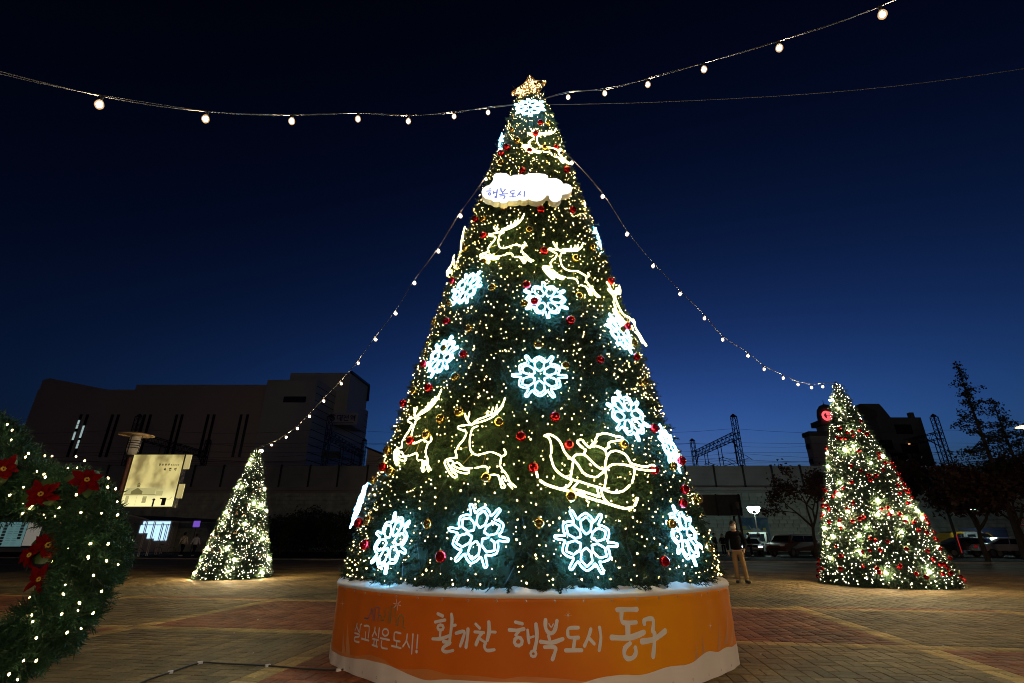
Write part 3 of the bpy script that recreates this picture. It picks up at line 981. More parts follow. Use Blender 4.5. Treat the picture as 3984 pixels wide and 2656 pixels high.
# snow cloth on the top, wrinkled
M_cloth = mat('white_cloth', (0.72, 0.70, 0.70), 0.75, bump=0.3, bscale=8)
vs, fs = [], []
rad = [2.49, 2.52, 2.50, 2.44, 2.38, 2.32, 2.24, 2.15, 2.0]
for i, r_ in enumerate(rad):
    for k in range(NP):
        ph = 2 * pi * k / NP
        zz = [0.745, 0.772, 0.792, 0.80, 0.80, .80, .80, .80, .80][i]
        if 2 < i: zz += 0.022 * sin(ph * 41 + i * .7) * sin(ph * 17 + 1) + 0.012 * sin(ph * 73 + i * 2.2) + .015 * (i - 2) * .4
        rr = r_ + (wav(ph, .76) + 0.006 if i < 3 else 0)
        vs.append(Vector((rr * cos(ph), rr * sin(ph), zz)))
for i in range(len(rad) - 1):
    for k in range(NP): fs.append((i * NP + k, i * NP + (k + 1) % NP, (i + 1) * NP + (k + 1) % NP, (i + 1) * NP + k))
link('snow_cloth', new_mesh('snow_cloth', vs, fs, M_cloth, smooth=True), drum)
# grommets
gr = MB()
gr.lathe([(.006, .004), (.011, .003), (.012, 0)], M_metal_l, n=10)
gme = gr.mesh('grommet')
front = -pi / 2
for zz, cnt in ((.735, 34), (.045, 34)):
    for k in range(cnt):
        ph = front + (k - cnt / 2 + .5) * 0.105 + (0.03 if zz < .1 else 0)
        p = cyl(ph, zz, .002); n_ = Vector((cos(ph), sin(ph), 0))
        o = link('grommet', gme, drum, loc=p); o.rotation_mode = 'QUATERNION'; o.rotation_quaternion = n_.to_track_quat('Z', 'Y')
# printed snow drifts along the foot
def band(edge_px, m, lift, name, z_floor=0.002, bottom=None):
    pts = [cyl_hit(1200 + x / 1.3835, 2150 + y / 1.3835) for x, y in edge_px]
    pts.sort(key=lambda p: p[0])
    ph = np.array([p[0] for p in pts]); zz = np.array([p[1] for p in pts])
    a = np.linspace(ph[0], ph[-1], 200); q = np.interp(a, ph, zz)
    ker = np.ones(5) / 5; q = np.convolve(np.pad(q, 2, mode='edge'), ker, 'valid')
    vs, fs = [], []
    NR = 4
    for i in range(200):
        for k in range(NR + 1):
            z_ = z_floor + (max(q[i], z_floor + .004) - z_floor) * k / NR
            vs.append(cyl(a[i], z_, lift))
    for i in range(199):
        for k in range(NR): fs.append((i * (NR + 1) + k, (i + 1) * (NR + 1) + k, (i + 1) * (NR + 1) + k + 1, i * (NR + 1) + k + 1))
    return link(name, new_mesh(name, vs, fs, m, smooth=True), drum)
M_peach = mat('printed_peach', (0.66, 0.24, 0.07), 0.45)
M_drift = mat('printed_snow', (0.80, 0.76, 0.76), 0.5, var=.06, vscale=2)
band([(116,455),(135,490),(165,525),(210,548),(260,556),(330,548),(400,568),(470,620),(560,628),(640,622),(700,640),(760,658),(850,655),(950,665),(1060,680),(1150,668),(1250,672),(1400,680),(1480,690),(1560,672)], M_peach, .0025, 'printed_drift')
band([(117,478),(135,512),(165,547),(215,566),(300,574),(400,592),(480,620),(560,662),(640,688),(720,680),(850,684),(1000,693),(1200,700),(1380,706),(1480,698),(1560,668),(1680,652),(1780,660),(1850,640),(1950,610),(2050,603),(2110,550),(2160,527),(2205,537),(2250,503),(2272,507),(2290,480),(2305,490)], M_drift, .005, 'printed_drift')

def cyl_line(pts2):
    out = []
    for px, py in pts2:
        ph, z_ = cyl_hit(px, py); out.append(cyl(ph, z_))
    return out
cyl_n = lambda p: Vector((p.x, p.y, 0)).normalized()
def letter(strokes, ox, oy, sc, width, m=M_white, name='letter', label=None, sub=4, base=0.004):
    b = MB()
    for si, s_ in enumerate(strokes):
        w = width
        if isinstance(s_, tuple): s_, w = s_
        ln2 = smooth_line([Vector((x, y, 0)) for x, y in s_], sub)
        pts2 = [(ox + p.x / sc, oy + p.y / sc) for p in ln2]
        ln = cyl_line(pts2)
        # width in metres at this place
        d = camdist(ln[0] + drum.location) ; wm = w / sc / 2240 * d * 1.02
        ribbon(ln, [wm * (1 + .10 * sin(k * .9 + si)) for k in range(len(ln))], cyl_n, base + si * 0.0007, m, b)
    return b.build(name, drum, **({'label': label} if label else {}))
G = (1150, 2280, 3.92); W1 = 23
for g in [
  [[(935,570),(925,620),(900,672)],[(932,622),(945,650),(958,688)],[(1000,580),(986,600),(974,702)],[(897,716),(965,733),(962,770),(900,782),(896,832),(965,855)]],
  [[(1035,605),(1110,622),(1095,785)],[(1056,705),(1050,805)],[(1000,800),(1108,832)]],
  [[(1215,628),(1205,690),(1168,758)],[(1212,690),(1238,742)],[(1285,635),(1270,780)],[(1180,802),(1272,822)],[(1205,818),(1200,890)],[(1245,825),(1240,905)],[(1172,894),(1264,922)]],
  [circ(1380,702,44,52),[(1305,790),(1440,820)],[(1325,838),(1318,912),(1345,940),(1408,952)]],
  [[(1622,716),(1530,702),(1518,800),(1530,822),(1610,840)],[(1562,842),(1556,912)],[(1482,906),(1624,940)]],
  [[(1715,730),(1700,830),(1652,915)],[(1706,832),(1745,930)],[(1800,730),(1778,1025)]],
  [[(1870,745),(1856,940)],([(1853,990),(1853,998)], 38)]]:
    letter(g, *G, W1)
H = (1200, 2150, 1.3835)
letter([([(697,328),(722,340)],16),([(684,372),(735,362)],14),(circ(712,402,15,14),14),([(711,420),(709,452)],14),([(672,462),(715,462),(768,442)],16),([(772,330),(775,370),(762,475)],17),([(778,392),(795,388)],14),([(728,478),(768,484),(735,502),(722,522),(745,532),(782,524)],15)], *H, 14)
letter([([(797,432),(842,422),(834,462),(820,500)],16),([(862,410),(860,450),(852,505)],17)], *H, 15)
letter([([(903,382),(925,404)],14),([(898,424),(946,428)],13),([(935,432),(920,455),(905,492)],17),([(922,458),(950,478)],13),([(973,372),(975,420),(965,468)],20),([(982,424),(1008,426)],14),([(957,480),(950,505),(965,524),(1002,520)],15)], *H, 15)
I = (1800, 2300, 2.138)
letter([([(437,258),(495,272)],24),([(388,322),(450,326),(508,316)],26),([(470,330),(440,365)],22),(circ(462,420,32,34),26),([(540,325),(545,380),(552,430)],24),([(556,388),(592,376)],18),([(610,275),(618,380),(600,480)],30),(circ(588,520,22,24),20)], *I, 24)
letter([([(690,240),(690,300),(712,342),(748,348),(772,310),(785,245)],30),([(718,270),(737,300),(755,272)],9),([(715,372),(724,402)],24),([(650,420),(740,428),(832,396)],30),([(682,465),(768,468),(768,510),(748,566)],28)], *I, 26)
letter([([(958,300),(885,305),(872,340),(885,380),(960,382)],26),([(930,392),(918,480)],26),([(858,490),(985,487)],28)], *I, 26)
letter([([(1062,312),(1045,370),(1010,450)],26),([(1050,390),(1088,432)],24),([(1130,298),(1142,380),(1128,485)],26)], *I, 26)
letter([([(1280,152),(1350,150),(1440,148)],36),([(1318,170),(1318,240),(1350,262),(1435,256)],34),([(1368,275),(1370,365)],44),([(1232,380),(1380,384),(1500,338)],42),([(1388,430),(1345,470),(1340,528),(1372,558),(1415,545),(1435,505),(1430,468)],34)], *I, 34)
letter([([(1505,268),(1505,238),(1560,226),(1588,248),(1580,330)],34),([(1485,415),(1600,395),(1685,332)],40),([(1596,350),(1592,450),(1580,540)],36)], *I, 34)
# skyline logo and stars
M_lb = mat('logo_blue', (0.05, 0.14, 0.42), .5); M_lg = mat('logo_green', (0.04, 0.24, 0.12), .5)
letter([([(1035,488),(1065,490)],16),([(1065,492),(1090,495),(1112,470),(1120,420),(1135,415),(1150,345),(1165,345),(1162,420),(1182,440),(1172,520),(1195,525),(1212,430),(1222,320),(1285,330),(1272,440),(1260,528)],13)], *G, 13, M_lb, 'skyline_logo', sub=1)
letter([([(1272,440),(1320,455),(1310,520),(1350,525),(1370,450),(1385,340),(1435,405),(1420,560),(1455,565),(1475,300),(1545,320),(1530,470),(1565,500),(1550,590),(1580,600),(1592,480),(1610,440),(1635,430),(1670,480),(1655,630),(1690,640)],13)], *G, 13, M_lg, 'skyline_logo', sub=1, base=.006)
for k in range(1):
    pet = []
    for a_ in range(6):
        w = radians(a_ * 60 + 25)
        c_ = (1572, 275); L_ = 66 if a_ % 3 else 60
        pet.append(([(c_[0] + 14 * cos(w), c_[1] + 14 * sin(w)), (c_[0] + L_ * cos(w) * .95, c_[1] + L_ * sin(w) * 1.45 * (.9 if a_ % 3 else .4))], 9))
    letter(pet, *G, 9, M_white, 'star_flower', sub=2, base=.0075)
def twinkle(px, py, h, wd):
    b = MB()
    ctr_ = cyl_hit(px, py)
    for j, (dx, dy) in enumerate(((wd, 0), (0, h), (wd * .4, h * .4), (-wd * .4, h * .4))):
        ln = cyl_line([(px - dx, py - dy), (px - dx * .4, py - dy * .4), (px, py), (px + dx * .4, py + dy * .4), (px + dx, py + dy)])
        ribbon(ln, [.0006, .002, .006, .002, .0006], cyl_n, .004 + j * .0006, M_white, b)
    b.build('printed_star', drum)
twinkle(1337, 2348, 24, 8); twinkle(2209, 2392, 22, 16); twinkle(2763, 2434, 22, 8); twinkle(2728, 2315, 10, 4); twinkle(2827, 2315, 14, 4)
# pale printed fir shapes at both ends
M_fir = mat('printed_fir', (0.68, 0.30, 0.12), .5)
def printed_fir(px, py_top, py_bot, hw):
    a_ = cyl_hit(px, py_top); c_ = cyl_hit(px - hw, py_bot); d_ = cyl_hit(px + hw, py_bot)
    vs, fs = [], []
    for i in range(6):
        t_ = i / 5; z_ = a_[1] + (c_[1] - a_[1]) * t_
        p0 = a_[0] + (c_[0] - a_[0]) * t_ ** 1.3; p1 = a_[0] + (d_[0] - a_[0]) * t_ ** 1.3
        vs += [cyl(p0 - 1e-4, z_, .0035), cyl(p1 + 1e-4, z_, .0035)]
    for i in range(5): fs.append((2 * i, 2 * i + 2, 2 * i + 3, 2 * i + 1))
    link('printed_fir', new_mesh('printed_fir', vs, fs, M_fir), drum)
for a_ in ((1352, 2420, 2550, 9), (1338, 2450, 2540, 6), (2705, 2480, 2595, 9), (2735, 2460, 2580, 12), (2800, 2400, 2530, 7), (2822, 2380, 2510, 7), (2840, 2400, 2510, 6)): printed_fir(*a_)

# ------------------------------------------------------------------ the two smaller trees
def small_tree(nm_label, cx, cy, r0, h, nf, nb, bulb_r, flashes, ballm, nball, flabel, blabel, ballname, balllabel, seed, tipx=0):
    random.seed(seed)
    c = Cone(cx, cy, 0.03, h, r0, 0.07)
    t = thing('lit_cone_tree', nm_label, 'christmas tree', (cx, cy, 0))
    tri_ = c.foliage(nf, 0.14, 12, 0.075, 0.018, 0.12) - np.array([cx, cy, 0])[None, None]
    link('foliage', tri_mesh('foliage', tri_, M_needle), t)
    b = MB(); b.lathe([(r0 - .14, .0), (.02, h - .1)], M_core, n=32); b.build('inner_cone', t)
    fairy_lights(c, nb, bulb_r, M_warm2, flabel, 0.0, 0.06, span=1.7)
    fl_ = thing('flash_lights', blabel, 'fairy lights', (cx, cy, 0))
    fm = bulb_mesh('large_bulb', M_flash, drop=1.0)
    w = MB(); prevp = None
    for (px, py) in flashes:
        f_, z_ = c.hit(px, py); p = c.point(f_, max(.08, z_), .07)
        o = link('large_bulb', fm, fl_, loc=p - fl_.location); o.scale = (bulb_r * 3.4 * random.uniform(.7, 1.15),) * 3
        if prevp is not None: w.tube([prevp - fl_.location, p - fl_.location], .005, M_wire, n=3)
        prevp = p
    w.build('wire', fl_)
    pb = make_bauble(ballname, ballm, balllabel, 'small baubles on the ' + ('right' if cx > 0 else 'left') + ' tree')
    cam_ = atan2(-cy, -cx)
    for i in range(nball):
        u = random.random(); z_ = .15 + (h - .5) * (1 - math.sqrt(1 - u * .97))
        ph = cam_ + random.uniform(-1.6, 1.6)
        o = pb if i == 0 else copy_tree(pb)
        zq = 'near the foot' if z_ < h * .2 else 'in the lower half' if z_ < h * .45 else 'in the upper half' if z_ < h * .75 else 'near the tip'
        dph = ph - cam_; sq = 'on the left flank' if dph < -.7 else 'left of the middle' if dph < 0 else 'right of the middle' if dph < .7 else 'on the right flank'
        o['label'] = balllabel.split(' among')[0] + ' ' + zq + ' ' + sq + ' of the ' + ('right' if cx > 0 else 'left') + ' tree'
        o.location = c.point(ph, z_, .10); o.scale = (.059 * random.uniform(.85, 1.1),) * 3
    return c
FR = crop_pts([(1072,97),(1097,93),(1130,150),(1208,300),(1222,402),(1173,425),(1063,447),(1072,533),(1407,467),(1332,512),(1145,642),(1140,722),(1380,760),(1195,832),(1383,853),(1470,835),(1045,838),(1560,885),(1143,917),(1313,940),(1038,940),(1530,965),(1105,998),(1265,992),(1068,1045),(1280,1100),(1563,1078),(1085,1140),(1440,1238),(1712,1230),(1632,830),(1660,875),(1765,1070),(1915,1260),(1580,790)], 2600, 1500, 1.7)
FLf = crop_pts([(762,145),(655,235),(632,285),(560,522),(510,527),(797,547),(660,697),(725,717),(817,773),(400,790),(357,915),(572,915),(660,983),(260,1022),(745,1067),(800,1078),(200,1163),(393,1173),(465,1288),(803,1280),(118,1295),(403,1410),(733,1425),(72,1430)], 740, 1700, 2.703)
CR_ = small_tree('slender cone tree with white lights and red baubles near the right edge', 11.24, 16.3, 1.72, 6.25, 9000, 1250, .0125, FR, M_red, 105,
           'dense white fairy lights covering the right-hand cone tree', 'large bright bulbs scattered over the right-hand cone tree', 'red_bauble', 'small red bauble among the lights of the right-hand cone tree', 11)
CL_ = small_tree('small cone tree with white lights standing left of the big tree', -9.74, 18.94, 1.16, 4.45, 5500, 760, .0125, FLf, M_clear, 34,
           'dense white fairy lights covering the small left cone tree', 'large bright bulbs scattered over the small left cone tree', 'silver_bauble', 'small clear silver bauble among the lights of the left cone tree', 12)

# ------------------------------------------------------------------ overhead string lights
bulb_me = None
BULB_SHELL = []
M_shell = bpy.data.materials.new('bulb_glass_halo'); M_shell.use_nodes = True  # bulb glass made to glow, imitating the warm halo around each bulb
nt = M_shell.node_tree; nt.nodes.clear()
o_ = nt.nodes.new('ShaderNodeOutputMaterial'); mxs = nt.nodes.new('ShaderNodeMixShader'); tr_ = nt.nodes.new('ShaderNodeBsdfTransparent'); em_ = nt.nodes.new('ShaderNodeEmission')
em_.inputs['Color'].default_value = (1.0, .62, .30, 1); em_.inputs['Strength'].default_value = 1.7; mxs.inputs[0].default_value = .28
nt.links.new(tr_.outputs[0], mxs.inputs[1]); nt.links.new(em_.outputs[0], mxs.inputs[2]); nt.links.new(mxs.outputs[0], o_.inputs[0])
def string_light(label, P0, P1, bulbs_px, extra=(), start=None, end=None, bulb=True, endpole=None):
    """horizontal run P0->P1; the heights come from where each bulb appears"""
    t = thing('string_light', label, 'string lights', P0, group='overhead string lights')
    d = Vector((P1[0] - P0[0], P1[1] - P0[1]))
    pos = []
    for (px, py) in bulbs_px:
        r = ray(px, py)
        # P0.x + s d.x = r.x (P0.y + s d.y)
        s_ = (r.x * P0[1] - P0[0]) / (d.x - r.x * d.y)
        Y = P0[1] + s_ * d.y
        pos.append(Vector((P0[0] + s_ * d.x, Y, CAM_H + r.z * Y)))
    pos += [Vector(e) for e in extra]
    DR = Vector((0, 0, 0.11))
    wire = [Vector(P0)] + [p + DR for p in pos] + ([Vector(end)] if end is not None else [])
    wl_ = smooth_line([p - Vector(P0) for p in wire], 4)
    b = MB(); b.tube(wl_, .006, M_wire2, n=5)
    b.build('wire', t, smooth=True)
    b = MB(); b.tube([p + Vector((0.01 * sin(i * .8), .01 * cos(i * .8), 0.02 * sin(i * .55))) for i, p in enumerate(wl_)], .004, M_wire2, n=4)
    b.build('support_cable', t, smooth=True)
    global bulb_me
    if bulb_me is None:
        q = MB(); q.ball((0, 0, 0), .024, M_globe, n=12, sz=1.2); bulb_me = (q.mesh('bulb', True),)
        q = MB(); q.lathe([(.0001, -.050), (.022, -.042), (.037, -.018), (.039, .005), (.030, .033), (.019, .050)], M_shell, n=16); BULB_SHELL.append(q.mesh('halo_shell', True))
        q = MB(); q.lathe([(.0001, .115), (.012, .115), (.014, .07), (.02, .045), (.016, .034)], M_wire, n=8); bulb_me += (q.mesh('socket', True),)
    for p in pos:
        o = link('bulb', bulb_me[0], t, loc=p - Vector(P0))
        link('socket', bulb_me[1], o); link('halo_shell', BULB_SHELL[0], o)
    return t
k = 1.6939
LB = [(x * k, y * k) for x, y in [(1121,258),(1043,267),(938,278),(822,273),(670,278),(472,273),(228,240)]]
RBp = [(x * k, y * k) for x, y in [(1305,223),(1389,214),(1488,194),(1617,159),(1790,110),(2027,33)]]
string_light('string of warm bulbs running from the star to the upper left', (0.32, 7.4, 9.45), (0.32 - .632 * 8, 7.4 - .5418 * 8, 5), LB,
             extra=[(.35 - .632 * i, 7.4 - .5418 * i, z) for i, z in ((8.2, 4.95), (9.4, 4.72), (10.6, 4.6), (11.8, 4.55), (13, 4.6))], end=(-8.6, -.3, 4.8))
string_light('string of warm bulbs climbing from the star to the upper right', (0.45, 7.4, 9.5), (.45 + .521 * 8, 7.4 - .70 * 8, 5), RBp,
             extra=[(.45 + .521 * i, 7.4 - .70 * i, z) for i, z in ((7.2, 5.6), (8.4, 5.25), (9.6, 5.0), (10.8, 4.85), (12, 4.75), (13.2, 4.7), (14.4, 4.7))], end=(8.6, -3.6, 4.8))
TLb = [(x * k, y * k) for x, y in [(1165,314),(1117,411),(1058,496),(1007,577),(952,650),(909,720),(863,780),(823,834),(784,881),(744,921),(711,956),(683,984),(657,1004),(624,1022)]]
TRb = [(x * k, y * k) for x, y in [(1313,374),(1384,451),(1440,538),(1500,611),(1562,675),(1618,731),(1660,780),(1718,817),(1755,848),(1799,868),(1833,883),(1864,890),(1890,888)]]
string_light('string of warm bulbs sloping down from the big tree to the left cone tree', (0.05, 7.5, 8.75), (-9.74, 18.94, 4.5), TLb, end=(-9.74, 18.94, 4.5))
string_light('string of warm bulbs sloping down from the big tree to the right cone tree', (0.75, 7.55, 8.55), (11.24, 16.3, 6.3), TRb, end=(11.24, 16.3, 6.3))
t = thing('bare_cable', 'thin bare cable without bulbs running from the star to the right edge', 'cable', (.42, 7.4, 9.4))
b = MB(); b.tube(smooth_line([Vector(p) - t.location for p in [(.42, 7.4, 9.4), (2.87, 6.78, 8.8), (5.67, 6.08, 8.27), (8, 5.5, 8.07), (10.5, 4.9, 8.1), (14, 4.1, 8.5)]], 5), .005, M_wire2, n=4); b.build('wire', t)
# the masts the strings and the cable end on, outside the picture
for (x, y, h_, lab) in ((-8.7, -.4, 4.9, 'steel mast holding the left end of the string lights'), (8.7, -3.7, 4.9, 'steel mast holding the right end of the string lights'), (14.1, 4.1, 8.6, 'tall steel mast holding the bare cable')):
    t = thing('light_mast', lab, 'mast', (x, y, 0))
    b = MB(); b.tube([(0, 0, 0), (0, 0, h_)], [.06, .04], M_metal_d, n=10); b.build('pole', t)
    b = MB(); b.box(-.2, .2, -.2, .2, 0, .03, M_metal_d); b.build('base_plate', t)

# ------------------------------------------------------------------ foreground garland arch
random.seed(21)
ga = thing('garland_arch', 'thick green garland arch with poinsettias and small lights at the left edge', 'garland', (-1.9, 2.5, 0))
GY = 2.35
path = [(-330,2300,.0),(-300,2080,.0),(-190,1950,0),(-60,1905,.02),(90,1905,.02),(225,1925,.02),(325,1985,.0),(368,2085,0),(362,2190,-.02),(318,2295,-.03),(240,2395,-.05),(140,2480,-.06),(20,2560,-.08),(-110,2640,-.1),(-260,2760,-.1)]
def gpt(px, py, dy): return at(px, py, GY + dy)
pl_ = [gpt(*p) for p in path]
gl = smooth_line(pl_, 6)
path2 = [(60,1870,.25),(20,1790,.28),(-10,1735,.3),(-70,1700,.33),(-180,1690,.35),(-330,1760,.35)]
gl2 = smooth_line([gpt(*p) for p in path2], 6)
lean_g = [gl[-1], gl[-1] + Vector((-.1, .05, -.3)), Vector((gl[-1].x - .2, gl[-1].y + .1, 0))]
def garland(line, r, dens, name, parent):
    pts = np.array([p[:] for p in line]); seg = np.linalg.norm(np.diff(pts, axis=0), axis=1); cum = np.concatenate([[0], np.cumsum(seg)])
    n_ = int(dens * cum[-1])
    s_ = rng.random(n_) * cum[-1]
    C = np.stack([np.interp(s_, cum, pts[:, i]) for i in range(3)], 1)
    T = np.stack([np.interp(s_ + .01, cum, pts[:, i]) - np.interp(s_ - .01, cum, pts[:, i]) for i in range(3)], 1); T /= np.linalg.norm(T, axis=1, keepdims=True) + 1e-9
    ref = rng.normal(size=(n_, 3)); A = np.cross(T, ref); A /= np.linalg.norm(A, axis=1, keepdims=True)
    rr = r * rng.uniform(.55, 1.0, n_) * (1 + .10 * np.sin(s_ * 21))
    P = C + A * rr[:, None]
    D = A * .45 + T * rng.normal(0, .7, (n_, 1)) + rng.normal(0, .4, (n_, 3))
    tri_ = needle_tris(P, D, .045 * rng.uniform(.7, 1.3, n_), 14, .028, .0055) - np.array(parent.location)[None, None]
    link(name, tri_mesh(name, tri_, mat('garland_needles', (.020, .062, .034), .5, var=.6, vscale=9, spec=.2)), parent)
    b = MB(); b.tube([Vector(p) - parent.location for p in line], r * .72, M_core, n=12); b.build('garland_core', parent, smooth=True)
garland(gl, .106, 4600, 'needles', ga)
garland(gl2, .108, 4200, 'needles', ga)
b = MB(); b.tube([p - ga.location for p in lean_g], .05, M_metal_d, n=8); b.tube([gpt(-330, 2300, 0) - ga.location, Vector((gpt(-330, 2300, 0).x, GY, 0)) - ga.location], .03, M_metal_d, n=8)
b.build('arch_frame', ga)
# small lights
GL = [(crop) for crop in []]
gp = crop_pts([(280,850),(335,870),(345,893),(180,970),(75,1030),(180,1090),(245,1108),(230,1130),(172,1170),(335,1178),(347,1198),(423,1190),(450,1127),(410,1050),(582,1027),(552,922),(518,825),(590,822),(645,768),(722,855),(740,965),(822,970),(825,900),(882,982),(895,1080),(897,1180),(775,1168),(617,1163),(363,1265),(690,1400),(825,1402),(517,1443),(397,1540),(493,1545),(672,1500),(342,730),(397,733),(218,712),(580,735),(55,492),(92,535),(85,610),(195,740),(20,775)], 0, 1400, 1.96) \
   + crop_pts([(350,1078),(560,1063),(515,975),(438,1127),(430,1168),(340,1188),(513,1183),(175,1193),(163,1098),(98,1193),(200,1320),(370,1290),(447,1268),(200,1445),(130,1445),(97,1550),(180,1230),(652,915),(587,895),(50,1520),(360,1028),(487,880),(290,900),(358,905)], 0, 1550, 1.417)
glt = thing('garland_lights', 'small warm lights pushed into the green garland arch at the left edge', 'fairy lights', ga.location.copy())
gm_ = bulb_mesh('bulb', mat('garland_led', (.9, .8, .6), .3, emit=(1.0, .66, .26), strength=36), drop=1.5)
allp = np.array([p[:] for p in gl] + [p[:] for p in gl2])
gpos = []
for (px, py) in gp:
    r_ = ray(px, py)
    # nearest point of the garland axis to this ray, then come out to its front
    best = None
    for q in allp:
        P_ = Vector((r_.x * q[1], q[1], CAM_H + r_.z * q[1])); d = (P_ - Vector(q)).length
        if best is None or d < best[0]: best = (d, q[1])
    rad_ = .125
    dep = sqrt(max(0, rad_ ** 2 - min(best[0], rad_) ** 2)) + .015
    Yq = best[1] - dep
    p = Vector((r_.x * Yq, Yq, CAM_H + r_.z * Yq)); gpos.append(p)
    o = link('bulb', gm_, glt, loc=p - glt.location); o.scale = (.0036 * random.uniform(.8, 1.2),) * 3
    o.rotation_euler = (random.uniform(-.6, .6), random.uniform(-.6, .6), 0)
b = MB()
for i in range(len(gpos) - 1):
    if (gpos[i] - gpos[i + 1]).length < .22:
        a_, c_ = gpos[i] - glt.location, gpos[i + 1] - glt.location
        b.tube([a_, (a_ + c_) / 2 + Vector((0, .03, -.01)), c_], .0011, M_core, n=4)
b.build('wire', glt, kind='stuff')
# poinsettias
M_poin = mat('red_petal', (0.11, 0.002, 0.003), 0.8, var=.4, vscale=20, spec=.04)
M_leaf = mat('poinsettia_leaf', (0.025, 0.065, 0.012), 0.5, var=.3, vscale=15)
M_pist = mat('yellow_pistil', (0.5, 0.35, 0.05), 0.5)
def petal_mesh(L, W, m, name):
    vs, fs = [], []
    prof = [(0, .08), (.15, .45), (.38, 1.0), (.55, .92), (.72, .75), (.9, .28), (1.0, .0)]
    for i, (t_, w_) in enumerate(prof):
        z_ = .12 * sin(t_ * pi) * L - .12 * t_ ** 2 * L
        vs += [(t_ * L, -w_ * W / 2, z_ + .25 * w_ * W * .3), (t_ * L, 0, z_), (t_ * L, w_ * W / 2, z_ + .25 * w_ * W * .3)]
    for i in range(len(prof) - 1):
        for j in (0, 1): fs.append((3 * i + j, 3 * i + 3 + j, 3 * i + 4 + j, 3 * i + 1 + j))
    return new_mesh(name, vs, fs, m, smooth=True)
pm1 = petal_mesh(.085, .045, M_poin, 'petal'); pm2 = petal_mesh(.062, .035, M_poin, 'petal'); lm1 = petal_mesh(.10, .06, M_leaf, 'leaf')
pist = MB()
for i in range(7): pist.ball((.009 * cos(i * .9), .009 * sin(i * .9), .008), .005, M_pist, n=6)
pist_me = pist.mesh('pistil', True)
def poinsettia(px, py, dd, tilt, rz, label, sc=1.0):
    t = thing('poinsettia', label, 'artificial flower', group='poinsettias on the garland arch')
    p = at(px, py, GY - .15 + dd)
    dirv = (Vector((0, 0, CAM_H)) - p).normalized()
    dirv = (dirv + Vector(tilt)).normalized()
    t.rotation_mode = 'QUATERNION'; t.rotation_quaternion = dirv.to_track_quat('Z', 'Y') @ Quaternion((0, 0, 1), rz)
    t.location = p; t.scale = (sc * .78,) * 3
    for i in range(6):
        o = link('petal', pm1, t, rot=(random.uniform(-.5, .5), random.uniform(-.55, .3), i * pi / 3 + random.uniform(-.2, .2))); o.scale = (random.uniform(.75, 1.15), random.uniform(.8, 1.15), 1)
    for i in range(5):
        o = link('petal', pm2, t, rot=(0, -.35, i * 2 * pi / 5 + .3)); o.location = (0, 0, .006)
    for i in range(3): o = link('leaf', lm1, t, rot=(0, .25, i * 2 * pi / 3 + .6)); o.location = (0, 0, -.01)
    link('pistil', pist_me, t, loc=(0, 0, .008))
poinsettia(335, 1868, .02, (.3, 0, .35), .3, 'red poinsettia at the upper right bend of the garland arch', 1.0)
poinsettia(160, 1922, .0, (-.2, 0, .1), .9, 'red poinsettia on top of the garland arch, left of the bright one')
poinsettia(8, 1825, .0, (.6, 0, .2), .2, 'red poinsettia where the arch meets the upper garland at the picture edge')
poinsettia(195, 2118, .1, (-.4, 0, -.1), .5, 'dark red poinsettia hanging inside the arch, the widest one', 1.15)
poinsettia(125, 2160, .1, (-.8, 0, .1), 1.2, 'dark red poinsettia low inside the arch beside the widest one')
poinsettia(160, 2255, .05, (-.7, 0, .1), .1, 'dark red poinsettia lowest on the arch above the yellowish leaf', .95)

# cable on the plaza
t = thing('power_cable', 'black power cable lying on the bricks left of the orange drum', 'cable', (0, 0, 0))
cp = [ground(300 + x / 2.138, 2150 + y / 2.138) for x, y in [(300,1200),(555,1080),(770,1005),(1020,925),(1200,930),(1585,950),(1900,975),(2175,985),(2262,958)]]
b = MB(); b.tube(smooth_line([p + Vector((0, 0, .011)) for p in cp], 6), .009, M_wire, n=7); b.build('cable', t, smooth=True)
for i in (2, 3, 5, 7):
    b = MB(); b.box(-.025, .025, -.014, .014, .0, .024, M_white); o = b.build('tape', t, loc=cp[i]); o.rotation_euler = (0, 0, .8)

# ------------------------------------------------------------------ retaining wall with noise barrier
WY = 60.0
M_stone = mat('grey_green_stone', (0.36, 0.39, 0.36), 0.85, var=.25, vscale=.4, bump=.4, bscale=6, objvar=.12)
M_stone2 = mat('grey_green_stone_field', (0.36, 0.39, 0.36), 0.85, var=.3, vscale=1.3, bump=.4, bscale=6)
M_conc = mat('dark_concrete', (0.26, 0.26, 0.27), 0.85, var=.2, vscale=.3)
M_barr = mat('barrier_panel', (0.24, 0.25, 0.27), 0.6, var=.15, vscale=.5)
wall = thing('retaining_wall', 'long stone retaining wall below the railway noise barrier', 'wall', (0, WY, 0))
b = MB(); b.box(-95, 115, .12, 2.5, -.1, 6.55, M_conc); b.build('backing', wall)
b = MB(); b.box(-95, 115, -.25, 2.6, 6.56, 6.95, M_conc); b.build('coping', wall)
random.seed(5)
blocks = []
rowh = .42
for r_ in range(15):
    x = -50 + (r_ % 2) * .4
    while x < 95:
        wdt = random.uniform(.7, 1.0)
        if abs(x) > 2: blocks.append((x, x + wdt - .03, r_ * rowh + .02, (r_ + 1) * rowh - .01, random.uniform(0, .05)))
        x += wdt
lampx = at(2932, 1976, 48).x
blocks.sort(key=lambda q: abs((q[0] + q[1]) / 2 - (lampx * 60 / 48 + 1)) + abs(q[2] - 3) * .7)
bmsh = {}
